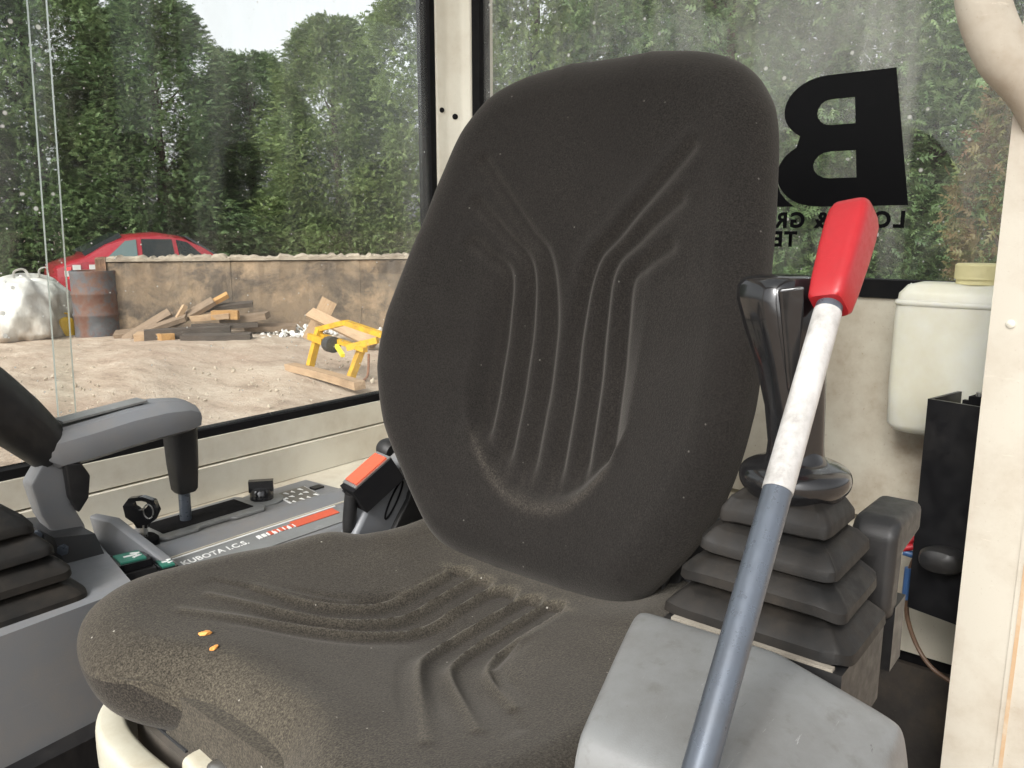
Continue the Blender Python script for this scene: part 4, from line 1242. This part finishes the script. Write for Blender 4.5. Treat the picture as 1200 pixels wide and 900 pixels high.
# ignition barrel and key
lathe('ignition_barrel', [(.001, 0), (.017, 0), (.017, .010), (.013, .014), (.001, .014)], (.222, -.448, .405), seal, con)
key = empty('ignition_key', (.222, -.448, .42))
tag(key, 'black headed ignition key standing in its barrel behind the wrist rest', 'key')
box('key_blade', (.2195, -.453, .416), (.2245, -.443, .434), bright, key, r=.001)
kd = Vector((.66, .25, 0)).normalized(); 
def kp(u_, z): return Vector((.222, -.448, 0)) + Vector((-.62, .78, 0)) * u_ + Vector((0, 0, z))
bmk = [(-.006, .43), (-.010, .437), (-.019, .444), (-.021, .458), (-.013, .468), (.004, .470), (.018, .465), (.022, .452), (.016, .440), (.008, .435), (.006, .43)]
def ringkey():
    bm = bmesh.new()
    n_ = Vector((.78, .62, 0)) * .004
    outer = bmk
    inner = [(-.012 + .0, .456), (-.012, .460), (-.008, .464), (.004, .465), (.013, .461), (.015, .456)]
    o_ = []
    c_ = (0.001, .457)
    inn = [(c_[0] + (x - c_[0]) * .42, c_[1] + .004 + (z - c_[1]) * .30) for x, z in outer]
    for sgn in (-1, 1):
        o_.append(([bm.verts.new(kp(*p) + n_ * sgn) for p in outer], [bm.verts.new(kp(*p) + n_ * sgn) for p in inn]))
    L = len(outer)
    for i in range(L):
        j = (i + 1) % L
        for sgn in (0, 1):
            bm.faces.new((o_[sgn][0][i], o_[sgn][0][j], o_[sgn][1][j], o_[sgn][1][i]))
        bm.faces.new((o_[0][0][i], o_[1][0][i], o_[1][0][j], o_[0][0][j]))
        bm.faces.new((o_[0][1][i], o_[0][1][j], o_[1][1][j], o_[1][1][i]))
    bmesh.ops.recalc_face_normals(bm, faces=bm.faces)
    return bm_mesh(bm)
link('key_head', ringkey(), gloss, key, angle=50)
tube('key_ring', [kp(.010 + .006 * math.cos(t), .452 + .009 * math.sin(t)) + Vector((.004, .004, 0)) for t in np.linspace(0, 2 * PI, 16)], .0009, bright, key, n=6)
# dozer lever in the slot
lev = empty('blade_lever', (.150, -.48, .41))
tag(lev, 'short lever with dark grip rising from the console slot behind the wrist rest', 'lever')
tube('shaft', [(.150, -.480, .395), (.1505, -.478, .44), (.151, -.476, .47)], .0075, steel, lev, n=14)
loft('grip', [sring((.151, -.475, z), a_, b_, 3.5, 28) for z, a_, b_ in ((.452, .012, .012), (.456, .0145, .0145), (.49, .0175, .0165), (.545, .0195, .018), (.562, .017, .016), (.568, .010, .010))], rubber, lev)
# wrist rest
wr = empty('wrist_rest', (.315, -.42, .42))
tag(wr, 'grey padded wrist rest on a bent bracket beside the side window', 'wrist rest')
# pad: section across Y lofted along X
secs = []
for x, zt, zb, hw in ((.336, .564, .548, .016), (.331, .571, .541, .023), (.320, .5745, .532, .028), (.285, .579, .534, .029), (.24, .585, .539, .029), (.20, .587, .542, .029), (.168, .583, .544, .027), (.154, .574, .547, .023), (.149, .564, .553, .015)):
    c_ = -.437
    hgt = zt - zb
    secs.append([(x, c_ + hw * u_, zb + hgt * v_) for u_, v_ in ((-.55, 0), (-.9, .12), (-1, .45), (-.93, .72), (-.62, .93), (-.5, .955), (-.42, 1.0), (.42, 1.0), (.5, .955), (.62, .93), (.93, .72), (1, .45), (.9, .12), (.55, 0))])
pad = loft('pad', secs, greyp, wr, angle=28)
box('top_inlay', (.215, -.450, .5845), (.31, -.424, .5868), greyl, pad, r=.001, M=Matrix.Translation((.26, 0, .586)) @ Matrix.Rotation(R(5.0), 4, 'Y') @ Matrix.Translation((-.26, 0, -.586)))
prism('arm', [(x, -.448, z) for x, z in ((.334, .544), (.350, .521), (.343, .484), (.326, .445), (.322, .412), (.290, .408), (.299, .462), (.310, .490), (.304, .520), (.312, .540))], (0, .026, 0), greyp, wr, r=.004)
prism('arm_joint', [(x, -.423, z) for x, z in ((.318, .540), (.300, .536), (.292, .520), (.296, .495), (.308, .480), (.316, .50))], (0, .012, 0), blackm, wr, r=.003)
hexa('clamp', [(.345, -.456, .430), (.325, -.41, .412), (.285, -.405, .415), (.303, -.452, .432), (.352, -.458, .476), (.338, -.408, .462), (.298, -.402, .456), (.312, -.454, .470)], greyd, wr, r=.003)
for px_ in ((.345, -.432, .462), (.330, -.4075, .447)):
    lathe('bolt', [(.001, 0), (.006, 0), (.006, .005), (.001, .006)], px_, steel, wr, n=6, axis=(.55, .8, -.1))
# right joystick and its bellows
def bellows(name_parent, c, levels, m, lean=(0, 0)):
    """stack of square rubber folds, each a sloping skirt over a recessed neck: (z, half x, half y, height)"""
    out = []
    for i, (z, hx, hy, t) in enumerate(levels):
        cx = c[0] + lean[0] * (z - levels[0][0]); cy = c[1] + lean[1] * (z - levels[0][0])
        nx_ = levels[i + 1] if i + 1 < len(levels) else (z + t * 1.1, hx * .8, hy * .8, t)
        k_ = hy / .09
        prof = [(-.12, -.020), (-.04, -.012), (-.01, -.003), (.05, .0), (.34, -.001), (.42, -.003), (.74, -.0135), (.78, -.017)]
        rings = [sring((cx, cy, z + t * f), hx + o_ * k_, hy + o_ * k_, 13, 64) for f, o_ in prof]
        for q_, g in enumerate(rings):      # soft rubber sags a little out of true
            for v_, p_ in enumerate(g):
                th_ = 2 * PI * v_ / 64
                p_.z += .0011 * math.sin(th_ * 2 + i * 1.9) + .0007 * math.sin(th_ * 5 + i * 2.7 + c[0] * 40)
                p_.x += .0009 * math.sin(th_ * 3 + i * 1.3); p_.y += .0009 * math.cos(th_ * 4 + i * 2.1)
        cx2 = c[0] + lean[0] * (nx_[0] - levels[0][0]); cy2 = c[1] + lean[1] * (nx_[0] - levels[0][0])
        rings += [sring((cx2, cy2, nx_[0] + .001), nx_[1] - .020 * k_, nx_[2] - .020 * k_, 10, 64)]
        out.append(loft('fold', rings, m, name_parent, angle=30))
    return out
jr = empty('joystick', (.37, -.44, .43))
tag(jr, 'black control joystick with rubber bellows at the left edge of the photo', 'joystick')
bellows(jr, (.425, -.375), [(.428, .078, .076, .024), (.452, .067, .066, .024), (.476, .056, .056, .024), (.500, .044, .045, .024)], rubberg)
tube('grip', [(.44, -.38, .515), (.462, -.39, .59), (.445, -.41, .650), (.398, -.43, .640), (.352, -.436, .590), (.318, -.438, .548)], [.016, .021, .028, .031, .030, .024], rubber, jr, n=24, sm=8)

# ================================================================== LEFT CONSOLE (image right)
def cover_mat():
    k = NT('scuffed_cover')
    n1 = k.noise(10, 8, 0.7); n2 = k.noise(55, 6, 0.7)
    c = k.mix(k.rng(n1.outputs[0], 0.38, 0.66), (0.20, 0.205, 0.202), (0.15, 0.148, 0.14))
    c = k.mix(k.rng(n2.outputs[0], 0.56, 0.72, 0, 0.45), c, (0.10, 0.092, 0.08))
    sm = k.noise(15, 5, 0.7, vec=k.mapv((1.0, 2.6, 1), (0, 0, 0.7)), dist=1.0)
    c = k.mix(k.rng(sm.outputs[0], 0.665, 0.70, 0, 0.7), c, (0.055, 0.05, 0.045))
    sc1 = k.noise(9, 6, 0.75, vec=k.mapv((2, 30, 4), (0.2, 0.1, 0.9)), dist=0.5)
    c = k.mix(k.rng(sc1.outputs[0], 0.655, 0.68, 0, 0.5), c, (0.42, 0.42, 0.41))
    vo = k.n('TexVoronoi', {'Vector': k.tc.outputs['Object'], 'Scale': 36.0, 'Randomness': 1.0})
    d = k.math('MULTIPLY', k.rng(vo.outputs['Distance'], 0.06, 0.16, 1, 0), k.rng(vo.outputs['Color'], 0.70, 0.72))
    c = k.mix(k.math('MULTIPLY', d, 0.75), c, (0.05, 0.045, 0.04))
    g = k.noise(850, 3, 0.6)
    k.bsdf(c, k.rng(n1.outputs[0], 0.35, 0.65, 0.34, 0.52), k.bump(g.outputs[0], 0.3, 0.0005))
    return k.m
coverm = cover_mat()
lc = empty('left_console', (.25, .33, 0))
tag(lc, 'light grey scuffed plastic console cover beside the seat, in the foreground', 'console')
def skin(name, rows, m, parent, sub=2, thick=.004):
    """smooth moulded panel through a coarse grid of points"""
    bm = bmesh.new()
    vs = [[bm.verts.new(p) for p in r_] for r_ in rows]
    for g, h in zip(vs, vs[1:]):
        for i in range(len(g) - 1):
            bm.faces.new((g[i], g[i + 1], h[i + 1], h[i]))
    o = link(name, bm_mesh(bm), m, parent, angle=60)
    md = o.modifiers.new('sub', 'SUBSURF'); md.levels = md.render_levels = sub
    ms = o.modifiers.new('solid', 'SOLIDIFY'); ms.thickness = thick; ms.offset = -1
    return o
# the cover: rows run from the inner wall over the top to the outer wall, columns front to back
def crow(x, zt, yi, yo, zw):
    ym = (yi + yo) / 2 + .022
    return [(x, yi + .030, zw), (x, yi + .014, zt - .050), (x, yi + .002, zt - .012), (x, yi + .003, zt - .004), (x, yi + .009, zt - .0005), (x, yi + .020, zt), (x, ym - .012, zt + .0015),
            (x, ym - .002, zt + .0015), (x, ym + .006, zt - .001), (x, yo + .002, zt - .016), (x, yo + .008, zt - .020), (x, yo + .011, zt - .030), (x, yo + .016, zt - .06), (x, yo + .026, zw)]
skin('cover', [crow(.176, .40, .226, .392, .33), crow(.177, .508, .218, .392, .36), crow(.181, .516, .215, .392, .36), crow(.192, .5175, .217, .393, .35), crow(.24, .514, .232, .396, .34),
               crow(.29, .5095, .248, .400, .33), crow(.312, .506, .254, .402, .33), crow(.320, .503, .257, .402, .33), crow(.3245, .494, .258, .403, .33), crow(.326, .487, .2585, .404, .33)], coverm, lc)
hexa('lower_cover', [(.26, .275, .0), (.42, .275, .0), (.42, .425, .0), (.26, .425, .0), (.25, .264, .478), (.3285, .2605, .4845), (.3285, .404, .479), (.25, .404, .45)], coverm, lc, r=.008, seg=4)
hexa('console_base', [(.02, .245, .0), (.26, .265, .0), (.26, .425, .0), (.02, .425, .0), (.03, .25, .36), (.24, .27, .37), (.24, .40, .36), (.03, .40, .35)], greyd, lc, r=.012, seg=4)
box('riser', (.090, .246, .350), (.165, .352, .449), rubber, lc, r=.006)
box('gasket', (.080, .236, .450), (.176, .362, .5115), rubber, lc, r=.006)
box('gasket_edge', (.1705, .242, .5115), (.1755, .356, .5135), plastic('dirty_edge', (0.3, 0.27, 0.22), 0.6, (0.1, 0.08, 0.06), 0.8, 20), lc, r=.0015)
jl = empty('joystick', (.098, .30, .51))
tag(jl, 'glossy black joystick on square rubber bellows beside the red lever', 'joystick')
bellows(jl, (.125, .2975), [(.5125, .046, .0670, .0235), (.5365, .0430, .0595, .0225), (.5590, .0390, .0505, .0215), (.5810, .0335, .0390, .0230)], rubberg, (-.30, -.02))
lathe('flange', cr([(.001, 0), (.030, .0), (.036, .004), (.0392, .0105), (.0380, .018), (.032, .0225), (.022, .0265), (.0165, .034)], 5), (.098, .297, .5985), gloss, jl, n=48)
def jring(c, a_, b_, p=3.2): return sring(c, a_, b_, p, 36, Vector((.5, .86, 0)), Vector((-.86, .5, 0)))
loft('grip', [jring(c_, a_, b_) for c_, a_, b_ in (((.098, .297, .605), .0195, .0195), ((.098, .296, .636), .0172, .0172), ((.0975, .2935, .662), .018, .0188), ((.096, .288, .692), .0203, .0225), ((.094, .282, .718), .0248, .027), ((.092, .278, .7385), .0278, .030), ((.0915, .2765, .7483), .027, .0285), ((.0915, .2765, .754), .0233, .024), ((.0915, .2765, .756), .015, .015))], gloss, jl, angle=60)
prism('thumb_ridge', [(.121, .284, .748), (.116, .3005, .7505), (.113, .3005, .685), (.116, .293, .677)], (.0045, .003, 0), gloss, jl, r=.0022)
# wrist rest of the left joystick, seen edge on
wl = empty('wrist_rest', (.02, .345, .50))
tag(wl, 'black wrist rest behind the bellows of the glossy joystick', 'wrist rest')
prism('pad', [(x, .325, z) for x, z in ((-.028, .572), (.040, .5745), (.051, .565), (.055, .505), (.044, .4935), (.028, .497), (.025, .542), (-.028, .546))], (0, .034, 0), rubber, wl, r=.007, seg=4)
prism('arm', [(.028, .307, .553), (.043, .307, .553), (.047, .337, .535), (.047, .337, .497), (.028, .337, .497), (.025, .322, .538)], (-.022, 0, 0), greyp, wl, r=.002)
box('post', (.010, .340, .452), (.040, .360, .505), blackm, wl, r=.003)

# safety lever: steel tube, white tape, red grip
sl_ = empty('safety_lever', (.40, .345, .42))
tag(sl_, 'grey steel safety lever with white sleeve and bright red grip', 'lever')
q0, q1 = Vector((.430, .350, .425)), Vector((.0865, .3162, .7705))
ax_ = (q1 - q0).normalized()
def qp(t): return q0 + (q1 - q0) * t
tube('tube', [qp(0), qp(.50), qp(1.0)], .0086, steel, sl_, n=28)
tube('white_sleeve', [qp(.615), qp(.75), qp(.895)], .0090, whitet, sl_, n=28)
gu = Vector((.777, .629, 0)); gu = (gu - ax_ * gu.dot(ax_)).normalized(); gv = ax_.cross(gu)
gu2, gv2 = (gu * .83 + gv * .55).normalized(), (gv * .83 - gu * .55).normalized()
loft('red_grip', [sring(q1 + ax_ * t, a_, b_, 4.6, 40, gu2, gv2) for t, a_, b_ in ((-.046, .0105, .0112), (-.0435, .0122, .0130), (-.030, .0132, .0142), (.0, .0145, .0155), (.022, .0150, .0160), (.034, .0147, .0155), (.0405, .0132, .0138), (.043, .0108, .0110), (.044, .007, .007))], red, sl_, angle=50)

# ================================================================== REAR CORNER
tk = empty('water_tank', (-.42, .29, .545))
tag(tk, 'milky white plastic water tank with pale yellow cap on the rear panel', 'tank')
k = NT('milky_plastic')
n1 = k.noise(12, 5, 0.6)
cc_ = k.mix(k.rng(n1.outputs[0], 0.4, 0.7), (0.70, 0.70, 0.62), (0.62, 0.59, 0.47))
k.bsdf(cc_, 0.4, k.bump(k.noise(300, 2).outputs[0], .05, .0005), **{'Subsurface_Weight': 0.4, 'Subsurface_Radius': (0.03, 0.03, 0.02), 'Subsurface_Scale': 0.6})
milky = k.m
loft('bottle', [sring((-.418, .297 + .0, z), a_, b_, 6, 48) for z, a_, b_ in ((.540, .022, .045), (.543, .030, .054), (.552, .036, .061), (.60, .037, .0625), (.69, .037, .0625), (.712, .035, .060), (.722, .028, .052), (.725, .018, .04))], milky, tk, angle=60)
tube('mould_seam', [(-.4180, .2345, .550), (-.4180, .2335, .60), (-.4180, .2335, .69), (-.4180, .237, .712), (-.418, .246, .7225)], .0011, milky, tk, n=8, sm=4)
loft('shoulder_rim', [sring((-.418, .297, z), a_, b_, 6, 48) for z, a_, b_ in ((.698, .0372, .0628), (.700, .0382, .0638), (.7025, .0382, .0638), (.7045, .0368, .0620))], milky, tk, angle=60)
lathe('cap', [(.001, .0), (.024, .0), (.024, .006), (.026, .006), (.026, .022), (.024, .024), (.001, .024)], (-.418, .318, .7245), plastic('pale_yellow_cap', (0.68, 0.62, 0.34), 0.5), tk, n=40)
bxo = empty('black_box', (-.31, .30, .36))
tag(bxo, 'black open topped metal box with a dark knob beside the door pillar', 'box')
Mx = Matrix.Translation((-.312, .2975, 0)) @ Matrix.Rotation(R(-14), 4, 'Z')
W1, D1, z0, z1 = .066, .075, .352, .602
box('front_plate', (-.004, 0, z0), (0, W1, z1), blackm, bxo, r=.0015, M=Mx)
box('side_plate', (-D1, 0, z0), (-.0045, .004, z1), blackm, bxo, r=.0015, M=Mx)
box('side_plate', (-D1, W1 - .004, z0), (-.0045, W1, z1), blackm, bxo, r=.0015, M=Mx)
box('inner_tray', (-D1, .0045, z0 + .01), (-.0045, W1 - .0045, z1 - .014), plastic('tray_grey', (0.28, 0.26, 0.22), 0.5), bxo, r=0, M=Mx)
box('latch', (-.050, .030, z1 - .014), (-.030, .045, z1 + .004), seal, bxo, r=.002, M=Mx)
box('latch_tab', (-.040, .022, z1 - .010), (-.034, .030, z1 - .002), seal, bxo, r=.001, M=Mx)
lathe('latch_screw', [(.001, 0), (.004, 0), (.004, .004), (.001, .004)], Mx @ Vector((-.04, .037, z1 + .004)), bright, bxo, n=10)
loft('knob', [sring(Mx @ Vector((d_, .040, .428)), a_, b_, 2.6, 28, (0, 1, 0), (0, 0, 1)) for d_, a_, b_ in ((.0005, .018, .012), (.008, .021, .014), (.020, .022, .015), (.027, .018, .012), (.030, .008, .005))], rubber, bxo)
# wiring
wi = empty('wiring', (-.36, .28, .33))
tag(wi, 'loose wires with red and blue crimp connectors beside the black box', 'wires')
tube('red_wire', [(-.33, .262, .412), (-.345, .275, .414), (-.35, .292, .424), (-.352, .305, .43)], .0022, redw, wi, n=8, sm=6)
tube('red_connector', [(-.347, .278, .4155), (-.350, .2945, .425)], .0042, redw, wi, n=10)
tube('red_connector', [(-.343, .274, .4085), (-.347, .291, .414)], .0042, redw, wi, n=10)
tube('pale_wire', [(-.33, .262, .405), (-.342, .272, .4035), (-.35, .283, .404)], .002, whitep, wi, n=8, sm=5)
tube('blue_connector', [(-.348, .280, .4045), (-.35, .297, .402)], .0045, bluew, wi, n=10)
tube('blue_connector', [(-.350, .287, .345), (-.350, .2875, .385)], .0048, bluew, wi, n=10)
tube('wire_end', [(-.350, .2875, .383), (-.352, .292, .40), (-.356, .30, .41)], .0018, browntube, wi, n=8, sm=4)
tube('brown_cable', [(-.350, .2875, .346), (-.350, .292, .318), (-.348, .306, .288), (-.342, .325, .270), (-.335, .35, .262)], .0028, browntube, wi, n=8, sm=8)
